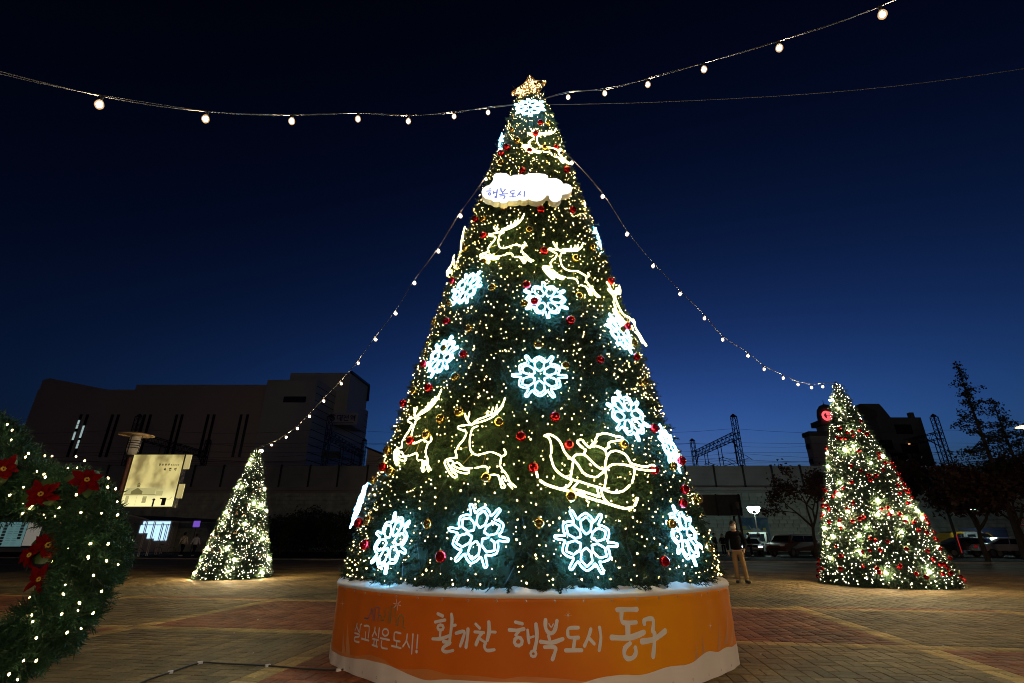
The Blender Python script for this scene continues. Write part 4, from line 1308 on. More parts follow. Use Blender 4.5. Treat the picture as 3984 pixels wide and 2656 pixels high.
for (x0, x1, z0, z1, pr) in blocks[:300]:
    key = round(x1 - x0, 1)
    if key not in bmsh:
        q = MB(); q.box(-.5 * key + .012, .5 * key - .012, -.0, .12, -.2, .2, M_stone, bev=.02); bmsh[key] = q.mesh('stone_block')
    link('stone_block', bmsh[key], wall, loc=((x0 + x1) / 2, -pr - .0, (z0 + z1) / 2))
b = MB()
for (x0, x1, z0, z1, pr) in blocks[300:]:
    b.add([(x0, -pr, z0), (x1, -pr, z0), (x1, -pr, z1), (x0, -pr, z1), (x0 - .01, .13, z0 - .01), (x1 + .01, .13, z0 - .01), (x1 + .01, .13, z1 + .01), (x0 - .01, .13, z1 + .01)],
          [(0, 1, 2, 3), (0, 4, 5, 1), (1, 5, 6, 2), (2, 6, 7, 3), (3, 7, 4, 0)], M_stone2)
b.build('stone_field', wall, kind='stuff')
bar = thing('noise_barrier', 'dark ribbed railway noise barrier on top of the retaining wall', 'barrier', (0, WY + 1, 6.95))
q = MB(); q.box(0.06, 3.44, 0, .1, 0, 2.6, M_barr)
for i in range(5): q.box(0.06, 3.44, -.05, -.002, .1 + i * .5, .2 + i * .5, M_barr)
pmsh = q.mesh('panel')
q = MB(); q.box(-.09, .09, -.14, .16, -.05, 2.75, M_metal_d); pomsh = q.mesh('post')
for i in range(-26, 32):
    link('panel', pmsh, bar, loc=(i * 3.5, 0, 0)); link('post', pomsh, bar, loc=(i * 3.5, 0, 0))

# mural and small signs on the wall
mu = thing('mural_panel', 'blue mural with a white splash painted on the stone wall behind the cars', 'mural', at(2935, 2060, WY - .35))
M_mur = bpy.data.materials.new('blue_mural'); M_mur.use_nodes = True
nt = M_mur.node_tree; bb = nt.nodes['Principled BSDF']; tc = nt.nodes.new('ShaderNodeTexCoord'); no = nt.nodes.new('ShaderNodeTexNoise')
no.inputs['Scale'].default_value = .9; no.inputs['Detail'].default_value = 8; no.inputs['Distortion'].default_value = 1.2
nt.links.new(tc.outputs['Object'], no.inputs['Vector']); cr = nt.nodes.new('ShaderNodeValToRGB'); nt.links.new(no.outputs['Fac'], cr.inputs[0])
cr.color_ramp.elements[0].color = (.03, .1, .2, 1); cr.color_ramp.elements[0].position = .42
cr.color_ramp.elements[1].color = (.10, .2, .3, 1); cr.color_ramp.elements[1].position = .6
nt.links.new(cr.outputs[0], bb.inputs['Base Color'])
b = MB(); b.box(-1.5, 1.7, -.02, .05, -1.2, 1.3, M_mur); b.build('board', mu)
b = MB()
spl = [(-.6,.5),(-.3,.1),(0,.2),(.25,.05),(.5,.15),(.8,-.1),(1.2,-.05),(1.5,-.3),(1.2,-.5),(.9,-.45),(.7,-.7),(.4,-.6),(.1,-.9),(-.1,-.6),(-.2,-.3),(-.45,.1)]
b.prism(spl, -.035, -.022, mat('mural_white', (.4, .45, .5), .8, var=.3, vscale=3)); b.build('splash_shape', mu)
def wall_sign(px, py, w_, h_, col, label, Y=WY - .35, emit=0, cat='sign'):
    t = thing('wall_sign', label, cat, at(px, py, Y))
    m_ = mat('sign_%d_%d' % (px, py), col, .6, emit=col if emit else None, strength=emit)
    b = MB(); b.box(-w_ / 2, w_ / 2, -.03, .03, -h_ / 2, h_ / 2, m_); b.build('board', t)
    b = MB(); b.box(-w_ / 2 - .03, w_ / 2 + .03, .032, .06, -h_ / 2 - .03, h_ / 2 + .03, M_metal_d); b.build('frame', t)
    return t
wall_sign(2900, 2068, 1.6, .4, (.45, .45, .25), 'pale yellow notice on the stone wall behind the standing man')
wall_sign(2895, 2052, .5, .3, (.3, .32, .1), 'small olive notice above the pale yellow one on the wall')
wall_sign(2975, 2062, .35, .5, (.55, .5, .1), 'small yellow plate on the wall beside the lit street lamp')
wall_sign(2772, 2095, .5, .9, (.15, .45, .55), 'small light blue door panel at the wall by the tree edge', emit=.12)
# dark billboard box in front of the wall
t = thing('dark_billboard', 'large dark unlit box sign beside the big tree in front of the wall', 'billboard', at(2740, 1960, 46))
b = MB(); b.box(-4.2, 3.3, 0, .5, -.95, .8, mat('billboard_dark', (.03, .035, .035), .6, var=.3)); b.build('box', t)
b = MB()
for x in (-3.9, -1.4, 1.1, 3.15): b.box(x - .06, x + .06, -.06, -.002, -1.0, .85, M_metal_d)
b.build('rib', t)
b = MB()
for x in (-3.2, 2.6): b.tube([(x, .25, -1), (x, .25, -t.location.z)], .12, M_metal_d, n=10)
b.build('post', t)

# ------------------------------------------------------------------ street lamps
M_lampw = mat('cool_white_globe', (.9, .95, .9), .3, emit=(.72, 1.0, .88), strength=70)
def globe_lamp(px, py, Y, n_, label, strength=None):
    p = at(px, py, Y)
    t = thing('globe_lamp', label, 'street lamp', (p.x, p.y, 0), group='double globe lamps in front of the wall')
    b = MB(); b.tube([(0, 0, 0), (0, 0, .5), (0, 0, p.z - .45)], [.09, .06, .045], M_metal_l, n=10); b.build('pole', t)
    b = MB(); b.tube([(-.32, 0, p.z - .38), (-.2, 0, p.z - .45), (.2, 0, p.z - .45), (.32, 0, p.z - .38)], .03, M_metal_l, n=8); b.build('arm', t)
    for x in (-.3, .3):
        b = MB(); b.lathe([(.05, -.33), (.13, -.28), (.25, -.05), (.27, .1), (.22, .16), (.01, .18)], M_lampw, n=14); b.build('globe', t, loc=(x, 0, p.z), smooth=True)
    b = MB(); b.ball((0, -.02, p.z * .42), .18, M_metal_d, n=8); b.build('control_box', t)
    return t
globe_lamp(2932, 1978, 48, 2, 'lit double globe lamp on a thin pole right of the standing man')
globe_lamp(3783, 1968, 46, 2, 'lit double globe lamp behind bare branches at the right side')

LAMP_S = 240
def park_lamp(px_top, py_top, Y, label, lit=0, banner=False, red=False):
    p = at(px_top, py_top, Y)
    t = thing('park_lamp', label, 'street lamp', (p.x, p.y, 0), group='lantern lamps with disc roofs')
    M_pole = mat('brown_pole', (.10, .035, .025), .5, metal=.3); M_disc = mat('disc_roof', (.42, .3, .18), .5)
    M_gl = mat('lantern_glass', (.5, .48, .44), .3, var=.2, vscale=12) if not lit else mat('lit_lantern_glass_%d' % lit, (.8, .7, .5), .3, emit=(1.0, .70, .42), strength=LAMP_S * lit)
    h_ = p.z
    b = MB(); b.tube([(0, 0, 0), (0, 0, h_ - .68)], [.075, .065], M_pole, n=12); b.build('pole', t)
    b = MB(); b.lathe([(.11, h_ - .62), (.16, h_ - .5), (.155, h_ - .1), (.13, h_ - .05)], M_gl, n=16, cap=True); b.build('lantern', t, smooth=True)
    b = MB()
    for z_ in (.2, .27, .34, .41): b.lathe([(.165, h_ - z_ - .012), (.185, h_ - z_), (.165, h_ - z_ + .012)], M_metal_d, n=16)
    for a_ in range(4): b.tube([(.18 * cos(a_ * pi / 2), .18 * sin(a_ * pi / 2), h_ - .62), (.18 * cos(a_ * pi / 2), .18 * sin(a_ * pi / 2), h_ - .05)], .01, M_metal_d, n=4)
    b.build('guard_ring', t)
    b = MB(); b.lathe([(.46, h_ - .03), (.47, h_ - .02), (.3, h_ + .03), (.05, h_ + .05), (.001, h_ + .09)], M_disc, n=28); b.lathe([(.001, h_ - .045), (.46, h_ - .03)], M_disc, n=28); b.build('disc_roof', t)
    b = MB(); b.lathe([(.11, h_ - .7), (.13, h_ - .66), (.11, h_ - .62)], M_metal_d, n=12, cap=True); b.build('collar', t)
    return t, p
lamp, lp = park_lamp(533, 1690, 15, 'unlit lantern lamp with a disc roof above the glowing picture panel')
park_lamp(4030, 1652, 14.5, 'lit lantern lamp whose tan disc roof edge shows at the right picture edge', lit=1)
for i, (lx, ly, ll) in enumerate(((2.0, -18, 'added unseen lantern lamp far behind the viewpoint, lighting the banner'), (11, -16, 'second added unseen lantern lamp behind the viewpoint, farther right'))):  # two lamps added out of view to light banner and plaza from the front
    q_, _p = park_lamp(533, 1690, 15, ll, lit=7); q_.location = (lx, ly, 0)
for (x0, y0, x1, y1, Y, lab, rd) in ((2868, 1955, 2903, 2155, 44, 'slim dark lamp post right behind the standing man', 0), (3670, 1935, 3738, 2150, 40, 'slim dark post with a red lower part between the cone tree and the parked cars', 1)):
    p = at(x0, y0, Y)
    t = thing('lamp_post', lab, 'lamp post', (p.x, p.y, 0))
    b = MB(); b.tube([(0, 0, 0), (0, 0, p.z - .5)], [.11, .09], M_metal_d, n=10); b.build('pole', t)
    b = MB(); b.lathe([(.09, p.z - .5), (.13, p.z - .4), (.13, p.z - .1), (.2, p.z), (.02, p.z + .1)], mat('unlit_lantern', (.14, .12, .1), .5), n=10); b.build('lantern', t)
    if rd:
        b = MB(); b.tube([(-.0, -.115, .3), (0, -.115, 1.6)], .03, mat('red_strip', (.5, .02, .02), .4, emit=(1, .03, .03), strength=.25), n=6); b.build('red_strip', t)

# ------------------------------------------------------------------ glowing picture panel beside the left lamp
pa = [at(520, 1769, 15), at(716, 1772, 15), at(664, 1970, 15), at(466, 1970, 15)]
px0, px1 = lp.x + .12, lp.x + 1.62
pz1, pz0 = pa[0].z, pa[3].z
pan = thing('picture_panel', 'glowing yellow picture panel of an old station building hung on the lamp pole', 'light panel', (lp.x, 15, 0))
M_pan = bpy.data.materials.new('lit_yellow_panel'); M_pan.use_nodes = True
nt = M_pan.node_tree; bb = nt.nodes['Principled BSDF']; tc = nt.nodes.new('ShaderNodeTexCoord')
gr_ = nt.nodes.new('ShaderNodeSeparateXYZ'); nt.links.new(tc.outputs['Object'], gr_.inputs[0])
no = nt.nodes.new('ShaderNodeTexNoise'); no.inputs['Scale'].default_value = 1.8; no.inputs['Detail'].default_value = 3
mp = nt.nodes.new('ShaderNodeMapping'); mp.inputs['Scale'].default_value = (1, 1, .7); nt.links.new(tc.outputs['Object'], mp.inputs[0]); nt.links.new(mp.outputs[0], no.inputs['Vector'])
crr = nt.nodes.new('ShaderNodeValToRGB'); nt.links.new(no.outputs['Fac'], crr.inputs[0])
crr.color_ramp.elements[0].position = .38; crr.color_ramp.elements[0].color = (.20, .155, .05, 1)
crr.color_ramp.elements[1].position = .56; crr.color_ramp.elements[1].color = (.62, .52, .19, 1)
mr = nt.nodes.new('ShaderNodeMapRange'); mr.inputs['From Min'].default_value = pz0 + .62; mr.inputs['From Max'].default_value = pz0 + .12; mr.inputs['To Min'].default_value = 0; mr.inputs['To Max'].default_value = 1
nt.links.new(gr_.outputs['Z'], mr.inputs['Value'])
mx = nt.nodes.new('ShaderNodeMix'); mx.data_type = 'RGBA'; nt.links.new(mr.outputs[0], mx.inputs['Factor']); nt.links.new(crr.outputs[0], mx.inputs[6]); mx.inputs[7].default_value = (1.0, .92, .42, 1)
nt.links.new(mx.outputs[2], bb.inputs['Emission Color']); bb.inputs['Emission Strength'].default_value = 1.0
bb.inputs['Base Color'].default_value = (.3, .28, .2, 1)
b = MB(); b.box(.12, 1.62, -.03, .0, pz0, pz1, M_pan); b.build('lit_face', pan)
b = MB(); b.box(.09, 1.65, .002, .18, pz0 - .03, pz1 + .03, M_metal_d); b.build('box', pan)
for (z0_, z1_) in ((pz1 - .42, pz1), (pz1 - 1.25, pz1 - .85)):
    b = MB(); b.box(1.68, 1.84, -.02, .02, z0_, z1_, mat('side_tab_lit', (.4, .36, .2), .5, emit=(.5, .42, .17), strength=.8)); b.build('side_tab', pan)
# building drawing on the panel
M_ink = mat('panel_ink', (.05, .05, .02), .6, emit=(.16, .14, .05), strength=1); M_ink2 = mat('panel_light_ink', (.2, .2, .1), .6, emit=(.42, .38, .16), strength=1)
M_blk = mat('panel_black', (.01, .01, .01), .6)
b = MB()
def pr(x0, x1, z0, z1, m_, d): b.box(.12 + x0, .12 + x1, -.034 - d, -.0315 - d, pz0 + z0, pz0 + z1, m_)
pr(.05, .92, .34, .52, M_ink2, 0); pr(.95, 1.15, .30, .44, M_ink2, 0)
pr(.02, .95, .31, .335, M_ink, .003); pr(.42, .425, .03, .31, M_ink, .003); pr(.60, .72, .1, .28, M_ink2, .003); pr(.1, .2, .08, .3, M_ink2, .003)
for i in range(4): pr(.605 + i * .03, .612 + i * .03, .1, .28, M_ink, .007)
b.prism([(.12 + .22, pz0 + .34), (.12 + .55, pz0 + .34), (.12 + .55, pz0 + .42), (.12 + .385, pz0 + .52), (.12 + .22, pz0 + .42)], -.040, -.037, M_ink)
pr(.35, .43, .54, .61, M_ink, .003); b.prism([(.12 + .33, pz0 + .615), (.12 + .45, pz0 + .615), (.12 + .39, pz0 + .67)], -.040, -.037, M_ink)
pr(.92, .97, .0, .22, M_blk, .003); pr(.9, .99, .17, .2, M_blk, .007); pr(1.18, 1.30, .03, .24, M_blk, .003); pr(1.12, 1.2, .2, .24, M_blk, .007)
b.tube([(.12 + 1.3, -.04, pz0 + .2), (.12 + 1.4, -.04, pz0 + .2), (.12 + 1.45, -.04, pz0 + .27)], .006, M_ink, n=4)
b.build('building_drawing', pan)
# little calligraphy
def tiny(strokes, x, z, s_, w_):
    b = MB()
    for si, st_ in enumerate(strokes):
        ribbon([Vector((x + a_ * s_, -.0315, z + c_ * s_)) for a_, c_ in st_], [w_] * len(st_), nf, .002 + si * .0006, M_blk, b)
    b.build('letter', pan)
YONG = [[(0,.9),(.6,.9)],[(.1,.9),(.1,.65),(.6,.65)],[(.3,.6),(.3,.45)],[(0,.42),(.7,.42)],[(.2,.15),(.35,.3),(.5,.15),(.35,.0),(.2,.15)]]
SIN = [[(.2,.9),(0,.45)],[(.15,.7),(.4,.45)],[(.65,.95),(.65,.4)],[(.1,.3),(.1,.05),(.7,.05)]]
JEON = [[(0,.85),(.45,.85),(.05,.45)],[(.2,.65),(.45,.45)],[(.7,.95),(.7,.4)],[(.5,.65),(.7,.65)],[(.15,.3),(.15,.05),(.7,.05)]]
YEOK = [[(.2,.85),(.05,.65),(.2,.45),(.4,.65),(.2,.85)],[(.7,.95),(.7,.4)],[(.5,.75),(.7,.75)],[(.5,.55),(.7,.55)],[(.1,.28),(.65,.28),(.6,.0)]]
HYEON = [[(.15,.95),(.35,.95)],[(.0,.8),(.5,.8)],[(.25,.7),(.1,.55),(.25,.42),(.4,.55),(.25,.7)],[(.7,.95),(.7,.4)],[(.5,.65),(.7,.65)],[(.15,.3),(.15,.05),(.7,.05)]]
SOK = [[(.3,.95),(.05,.6)],[(.3,.85),(.55,.6)],[(.3,.55),(.3,.42)],[(0,.4),(.65,.4)],[(.1,.25),(.55,.25),(.5,.0)]]
for i, g in enumerate((YONG, SIN, JEON, YEOK)): tiny(g, .95 + i * .085, pz1 - .33, .07, .012)
for i in range(5): tiny([[(0,.8),(.6,.8)],[(.3,.8),(.3,.3)],[(0,.2),(.7,.2)]] if i % 2 else SOK, 1.30 + i * .055, pz1 - .325, .045, .008)
for i, g in enumerate((SOK, HYEON, YEOK)): tiny(g, 1.13 + i * .15, pz1 - .47, .085, .014)

# info board at far left
t = thing('info_board', 'pale blue information board with small photos seen through the garland arch', 'notice board', at(60, 2080, 22))
M_ib = mat('board_blue', (.25, .4, .42), .6, emit=(.045, .11, .12), strength=1, var=.2, vscale=3)
M_ibw = mat('board_white', (.5, .5, .48), .6, emit=(.11, .11, .10), strength=1)
b = MB(); b.box(-.95, .38, -.03, 0, -.45, .5, M_ib); b.build('blue_panel', t)
b = MB(); b.box(.43, 1.0, -.03, 0, -.42, .5, M_ibw); b.build('white_panel', t)
b = MB(); b.box(-1.0, 1.05, .002, .08, -.5, .56, M_metal_d); b.tube([(-.9, .04, -.5), (-.9, .04, -t.location.z)], .04, M_metal_d); b.tube([(.9, .04, -.5), (.9, .04, -t.location.z)], .04, M_metal_d); b.build('frame', t)
ph_ = MB(); ph_.box(-.07, .07, -.045, -.032, -.045, .045, mat('photo_print', (.04, .05, .08), .5, var=.6, vscale=20)); phm = ph_.mesh('photo')
for i in range(7): link('photo', phm, t, loc=(-.48, 0, .36 - i * .12))
for i in range(5): link('photo', phm, t, loc=(.22, 0, .36 - i * .12))
b = MB()
for c_ in (-.8, -.25, .0):
    for i in range(9): b.box(c_ - .06, c_ + .09 + random.uniform(0, .05), -.036, -.032, .4 - i * .09, .408 - i * .09, M_metal_d)
b.build('text_lines', t)

# ------------------------------------------------------------------ station building at the left
M_st = mat('station_cladding', (.60, .51, .46), .8, var=.08, vscale=.05)
M_st2 = mat('station_pale_cladding', (.55, .56, .56), .7, var=.1, vscale=.1)
M_slit = mat('slit_glass', (.01, .012, .015), .15)
SY = 85.0
stn = thing('station_building', 'huge dark station hall with paired slit windows behind the railway wall', 'building', (0, SY, 0))
def sz(px, py, Y=SY): q = at(px, py, Y); return q.x, q.z
top = at(600, 1515, SY).z
xl = at(150, 1512, SY).x; xr = at(1240, 1480, SY).x
b = MB()
b.box(xl, xr, 0, 24, 0, top, M_st); b.build('wall', stn)
# raised slanted parapet at the left end
b = MB(); b.prism([(xl, top + .01), (xl + 12.5, top + .01), (xl + 1.2, top + 2.2), (xl, top + 1.9)], .2, 20, M_st); b.build('parapet', stn)
# stepped higher roof part
b = MB(); b.box(at(520, 1500, SY).x, xr - .01, .6, 23, top + .01, top + 1.1, M_st); b.build('roof', stn)
q = MB(); q.box(-.22, .22, -.10, .0, -3.6, 3.6, M_slit); slm = q.mesh('window')
zc = (at(400, 1612, SY).z + at(400, 1778, SY).z) / 2; hh = (at(400, 1612, SY).z - at(400, 1778, SY).z) / 2
for px in (318, 343, 440, 463, 565, 588, 690, 711, 812, 835, 940, 965, 1070, 1093):
    x = at(px, 1612, SY).x
    o = link('window', slm, stn, loc=(x, -.0, zc)); o.scale = (1, 1, hh / 3.6)
M_litw = mat('lit_slit', (.3, .35, .35), .4, emit=(.5, .68, .68), strength=.55)
q = MB(); q.box(-.17, .17, -.14, -.11, -.35, .35, M_litw); ltm = q.mesh('lit_pane')
for (dx, zz) in ((0, 2.6), (0, 1.7), (0, .3), (0, -.5), (1, 1.5), (1, .7), (1, -.1), (1, -1.3), (1, -2.1)):
    x = at((318, 343)[dx], 1612, SY).x
    link('lit_pane', ltm, stn, loc=(x, 0, zc + zz * .9))
# side tower
b = MB(); H2 = at(1240, 1480, SY).z
x2 = at(1433, 1600, 108).x
def quadbox(p0, p1, p2, p3, z0, z1, m_, bb_):
    vs = [Vector((*p, z)) for z in (z0, z1) for p in (p0, p1, p2, p3)]
    bb_.add(vs, [(3, 2, 1, 0), (4, 5, 6, 7), (0, 1, 5, 4), (1, 2, 6, 5), (2, 3, 7, 6), (3, 0, 4, 7)], m_)
quadbox((xr - 9, -.5), (xr, -.5), (x2, 23), (xr - 9, 23.5), 0, H2, M_st2, b); b.build('tower', stn)
b = MB(); H3 = at(1366, 1450, 92).z; xa = at(1131, 1452, 92).x; xb = at(1366, 1450, 92).x; xc = at(1433, 1502, 101).x
quadbox((xa, 7), (xb, 7), (xc, 16), (xa, 16), H2 - 6, H3, M_st2, b); b.build('upper_tower', stn)
b = MB(); b.tube([(xb + .05, 6.9, H3 + .1), (xc + .1, 16, H3 + .1), (xc + .1, 16, H2 + .5)], .35, M_metal_d, n=4); b.build('roof_edge', stn)
# cladding lines on the side face of the tower
b = MB()
for i in range(12):
    z_ = H2 - 1.2 - i * 1.3
    b.add([(xr + .04, -.4, z_), (x2 + .06, 23, z_), (x2 + .06, 23, z_ + .12), (xr + .04, -.4, z_ + .12)], [(0, 1, 2, 3)], M_joint)
b.build('cladding_joint', stn)
b = MB(); b.box(at(1110, 1545, SY).x, at(1196, 1545, SY).x, -.56, -.5, at(1150, 1568, SY).z, at(1150, 1545, SY).z, M_slit); b.build('window', stn)
# dark ground floor with window band
b = MB(); b.box(at(1262, 1760, SY - 6).x, at(1338, 1760, SY - 6).x, -7.1, -6.9, at(1300, 1785, SY - 6).z, at(1300, 1760, SY - 6).z, M_slit); b.build('window', stn)
# sign on the tower: Korean 'station' lettering
s3 = thing('station_sign', 'dim white station name sign in dark Korean letters on the pale tower', 'sign', at(1333, 1628, SY - 1.5))
b = MB(); b.box(-2.55, 2.55, 0, .1, -1.05, 1.05, mat('sign_white_dim', (.42, .42, .5), .6)); b.build('board', s3)
M_nav = mat('navy_letter', (.05, .03, .18), .5)
DAE = [[(.5,.9),(.05,.9),(.05,.3),(.5,.3)],[(.65,.95),(.65,.0)],[(.65,.5),(.85,.5)],[(.9,.95),(.9,.0)]]
JEON2 = [[(0,.85),(.5,.85),(.05,.45)],[(.25,.65),(.5,.45)],[(.8,.95),(.8,.35)],[(.6,.65),(.8,.65)],[(.15,.3),(.15,.03),(.85,.03)]]
YEOK2 = [[(.25,.9),(.05,.68),(.25,.45),(.45,.68),(.25,.9)],[(.8,.95),(.8,.4)],[(.55,.78),(.8,.78)],[(.55,.58),(.8,.58)],[(.1,.28),(.8,.28),(.8,.0)]]
def big(strokes, x, z, s_, w_, m_):
    b = MB()
    for si, st_ in enumerate(strokes):
        ribbon([Vector((x + a_ * s_, 0, z + c_ * s_)) for a_, c_ in st_], [w_] * len(st_), nf, .02 + si * .004, m_, b)
    b.build('letter', s3)
for i, g in enumerate((DAE, JEON2, YEOK2)): big(g, -1.0 + i * 1.15, -.35, 1.0, .17, M_nav)
big([[(.75,.85),(.4,.95),(.1,.6),(.1,.25),(.4,.0),(.75,.2),(.7,.5),(.2,.45)]], -2.2, -.35, 1.1, .2, M_nav)
for i in range(14): big([[(0, 0), (.5, 0)]], -2.2 + i * .3, -.75, .4, .14, M_nav)
# low lean-to roof right of the tower
b = MB(); lr = at(1430, 1745, 80)
t = thing('lean_to_roof', 'low dark sloping roof running down from the station tower to the big tree', 'building', (lr.x, 80, 0))
b.prism([(0, 0), (0, lr.z), (4.0, lr.z - 1.6), (7.5, lr.z - 3.0), (7.5, 0)], 0, 8, M_st); b.build('wall', t)
b = MB(); b.prism([(-.3, lr.z + .1), (-.3, lr.z + .35), (4.1, lr.z - 1.3), (7.8, lr.z - 2.75), (7.8, lr.z - 3.0), (4.0, lr.z - 1.55)], -.5, 8.4, M_metal_d); b.build('roof', t)

# ------------------------------------------------------------------ buildings at the right
M_bd = mat('dark_building', (.11, .105, .108), .85, var=.15, vscale=.2)
M_bl = mat('pale_building', (.34, .35, .38), .8, var=.1, vscale=.2)
BY = 72.0
t = thing('apartment_block', 'dark block with a stepped roof behind the right-hand cone tree', 'building', (0, BY, 0))
x0 = at(3290, 1620, BY).x; x1 = at(3582, 1623, BY).x; zt = at(3500, 1623, BY).z; zp = at(3400, 1568, BY).z
x0 += 4.5
b = MB(); b.box(x0, x1, 0, 4, 0, zt, M_bd); b.build('wall', t)
xa, xb = at(3352, 1568, BY).x, at(3425, 1568, BY).x
b = MB(); b.prism([(x0 + .5, zt + .01), (xb + 1.2, zt + .01), (xb + .4, zp - .6), (xb, zp), (xa, zp), (x0 + .6, zp - 1.2)], .3, 3.6, M_bd); b.build('roof', t)
M_win = mat('dark_window', (.012, .013, .016), .2)
q = MB(); q.box(-1.2, 1.2, -.12, .0, -.7, .7, M_win); wm_ = q.mesh('window')
for i, (px, py) in enumerate([(3515, 1670), (3440, 1730), (3540, 1745), (3500, 1780)]):
    p = at(px, py, BY); o = link('window', wm_, t, loc=(p.x, 0, p.z))
b = MB(); p = at(3535, 1728, BY); b.box(p.x - .15, p.x + .15, -.16, -.125, p.z - .12, p.z + .12, mat('dim_lamp', (.5, .3, .1), .5, emit=(1, .5, .15), strength=.8)); b.build('lit_window', t)
b = MB(); p = at(3555, 1618, BY); b.box(p.x - .3, p.x + .3, .2, .8, zt, zt + .8, M_bd); b.build('chimney', t)
t = thing('side_building', 'pale narrow building with a flat roof left of the red signboard tower', 'building', (0, 78, 0))
x0 = at(3150, 1695, 78).x; x1 = at(3215, 1695, 78).x; zt = at(3170, 1695, 78).z
b = MB(); b.box(x0, x1 + 3, 0, 1.6, 0, zt, M_bl); b.build('wall', t)
b = MB(); b.box(x0 - .15, x1 + 3.2, -.2, 1.8, zt + .01, zt + .7, M_bd); b.build('roof', t)
b = MB()
for i in range(5): b.box(x0 - .35, x0 - .02, .5, 1.1, zt - 2 - i * 2.3, zt - 1.2 - i * 2.3, M_metal_d)
b.build('air_unit', t)
t = thing('sign_tower', 'dark tower with a domed top and a red glowing sign', 'building', (0, 84, 0))
x0 = at(3183, 1635, 84).x; x1 = at(3275, 1635, 84).x; z1 = at(3200, 1635, 84).z; z2 = at(3200, 1680, 84).z
b = MB(); b.box(x0 + .6, x1, 0, 2, 0, z1 - .9, M_bl); b.build('wall', t)
b = MB(); b.box(x0, x1, -.6, 2.4, z1 - .89, z1, M_bd); b.build('cornice', t)
dm = at(3222, 1600, 84)
b = MB(); b.lathe([(1.5, z1), (1.5, z1 + 1.2), (1.3, z1 + 2.2), (.8, z1 + 2.9), (.06, z1 + 3.2), (.04, z1 + 3.9)], M_bd, n=16, M=Matrix.Translation((dm.x + .3, 1.2, 0))); b.build('dome', t)
M_rs = mat('red_neon', (.6, .05, .05), .4, emit=(1, .10, .12), strength=1.6)
p = at(3206, 1621, 84)
b = MB(); b.tube([(p.x + .68 * cos(a_), -.8, p.z + .68 * sin(a_)) for a_ in [radians(45 + k_ * 27) for k_ in range(11)]], .2, M_rs, n=8); b.build('sign_letter', t, label='red glowing letter C')
p = at(3219, 1617, 84)
b = MB(); b.box(p.x - .5, p.x + .55, -.9, -.6, p.z - .05, p.z + .5, M_rs); b.box(p.x - .5, p.x + .3, -.9, -.6, p.z - .65, p.z - .2, M_rs); b.build('sign_letter', t)
p = at(3186, 1624, 84)
b = MB(); b.box(p.x - .3, p.x - .1, -.8, -.6, p.z - .8, p.z + .8, M_bd); b.box(p.x - .09, p.x + .5, -.8, -.6, p.z + .5, p.z + .8, M_bd); b.box(p.x - .09, p.x + .35, -.8, -.6, p.z - .05, p.z + .2, M_bd); b.build('sign_letter', t, label='unlit dark letter F')

# ------------------------------------------------------------------ railway gantries and wires
def gantry(x, label):
    t = thing('rail_gantry', label, 'gantry', (x, 66, 0), group='lattice gantries over the railway')
    Z0, ZT, ZB = 6.9, 16.2, 14.3
    def lattice(bx, p0, p1, w_, m_, n_):
        p0, p1 = Vector(p0), Vector(p1); ax = (p1 - p0).normalized()
        a_ = Vector((1, 0, 0)); c_ = ax.cross(a_)
        if c_.length < .1: a_ = Vector((0, 1, 0)); c_ = ax.cross(a_)
        c_.normalize(); a_ = c_.cross(ax)
        cs = [a_ * w_ + c_ * w_, a_ * w_ - c_ * w_, -a_ * w_ - c_ * w_, -a_ * w_ + c_ * w_]
        for q_ in cs: bx.tube([p0 + q_, p1 + q_], .055, m_, n=4)
        for i in range(n_):
            u0, u1 = p0.lerp(p1, i / n_), p0.lerp(p1, (i + 1) / n_)
            for k_ in range(4):
                s0, s1 = (k_, (k_ + 1) % 4) if i % 2 else ((k_ + 1) % 4, k_)
                bx.tube([u0 + cs[s0], u1 + cs[s1]], .035, m_, n=3)
    for (y, zt) in ((0, ZT + .6), (16.6, ZT + .4)):
        b = MB(); lattice(b, (0, y, Z0), (0, y, zt), .3, M_metal_d, 14); b.lathe([(.45, zt), (.45, zt + .12), (.02, zt + .45)], M_metal_d, n=4, M=Matrix.Translation((0, y, 0))); b.build('mast', t)
    b = MB(); lattice(b, (0, 0, ZB), (0, 16.6, ZB), .42, M_metal_d, 22)
    b.tube([(0, .3, ZB - 1.6), (0, 1.8, ZB - .45)], .07, M_metal_d, n=4); b.tube([(0, 16.3, ZB - 1.6), (0, 14.8, ZB - .45)], .07, M_metal_d, n=4)
    b.build('beam', t)
    for y in (1.2, 5.6, 6.8, 11.0, 12.2):
        b = MB()
        b.tube([(0, y, ZB - .4), (0, y, ZB - 3.6)], .06, M_metal_d, n=4); b.tube([(0, y - .5, ZB - 2.1), (0, y + .5, ZB - 2.1)], .05, M_metal_d, n=4)
        b.tube([(0, y, ZB - 2.1), (1.3, y, ZB - 2.5), (2.1, y, ZB - 3.1)], .04, M_metal_d, n=4); b.tube([(0, y, ZB - 3.3), (1.6, y, ZB - 2.9)], .04, M_metal_d, n=4)
        b.build('hanger', t)
for x, lab in ((-51, 'dark lattice railway gantry before the left part of the station'), (-24.8, 'dark lattice railway gantry before the station tower'), (30.3, 'dark lattice railway gantry clear against the sky right of the big tree'), (57.7, 'lattice railway gantry between the dark block and the tall conifer'), (85.2, 'lattice railway gantry at the far right behind the conifers')): gantry(x, lab)
t = thing('overhead_wires', 'thin parallel railway wires against the dusk sky above the wall', 'wires', (0, 66, 10))
M_dkw = mat('dark_wire_far', (.02, .02, .025), .6)
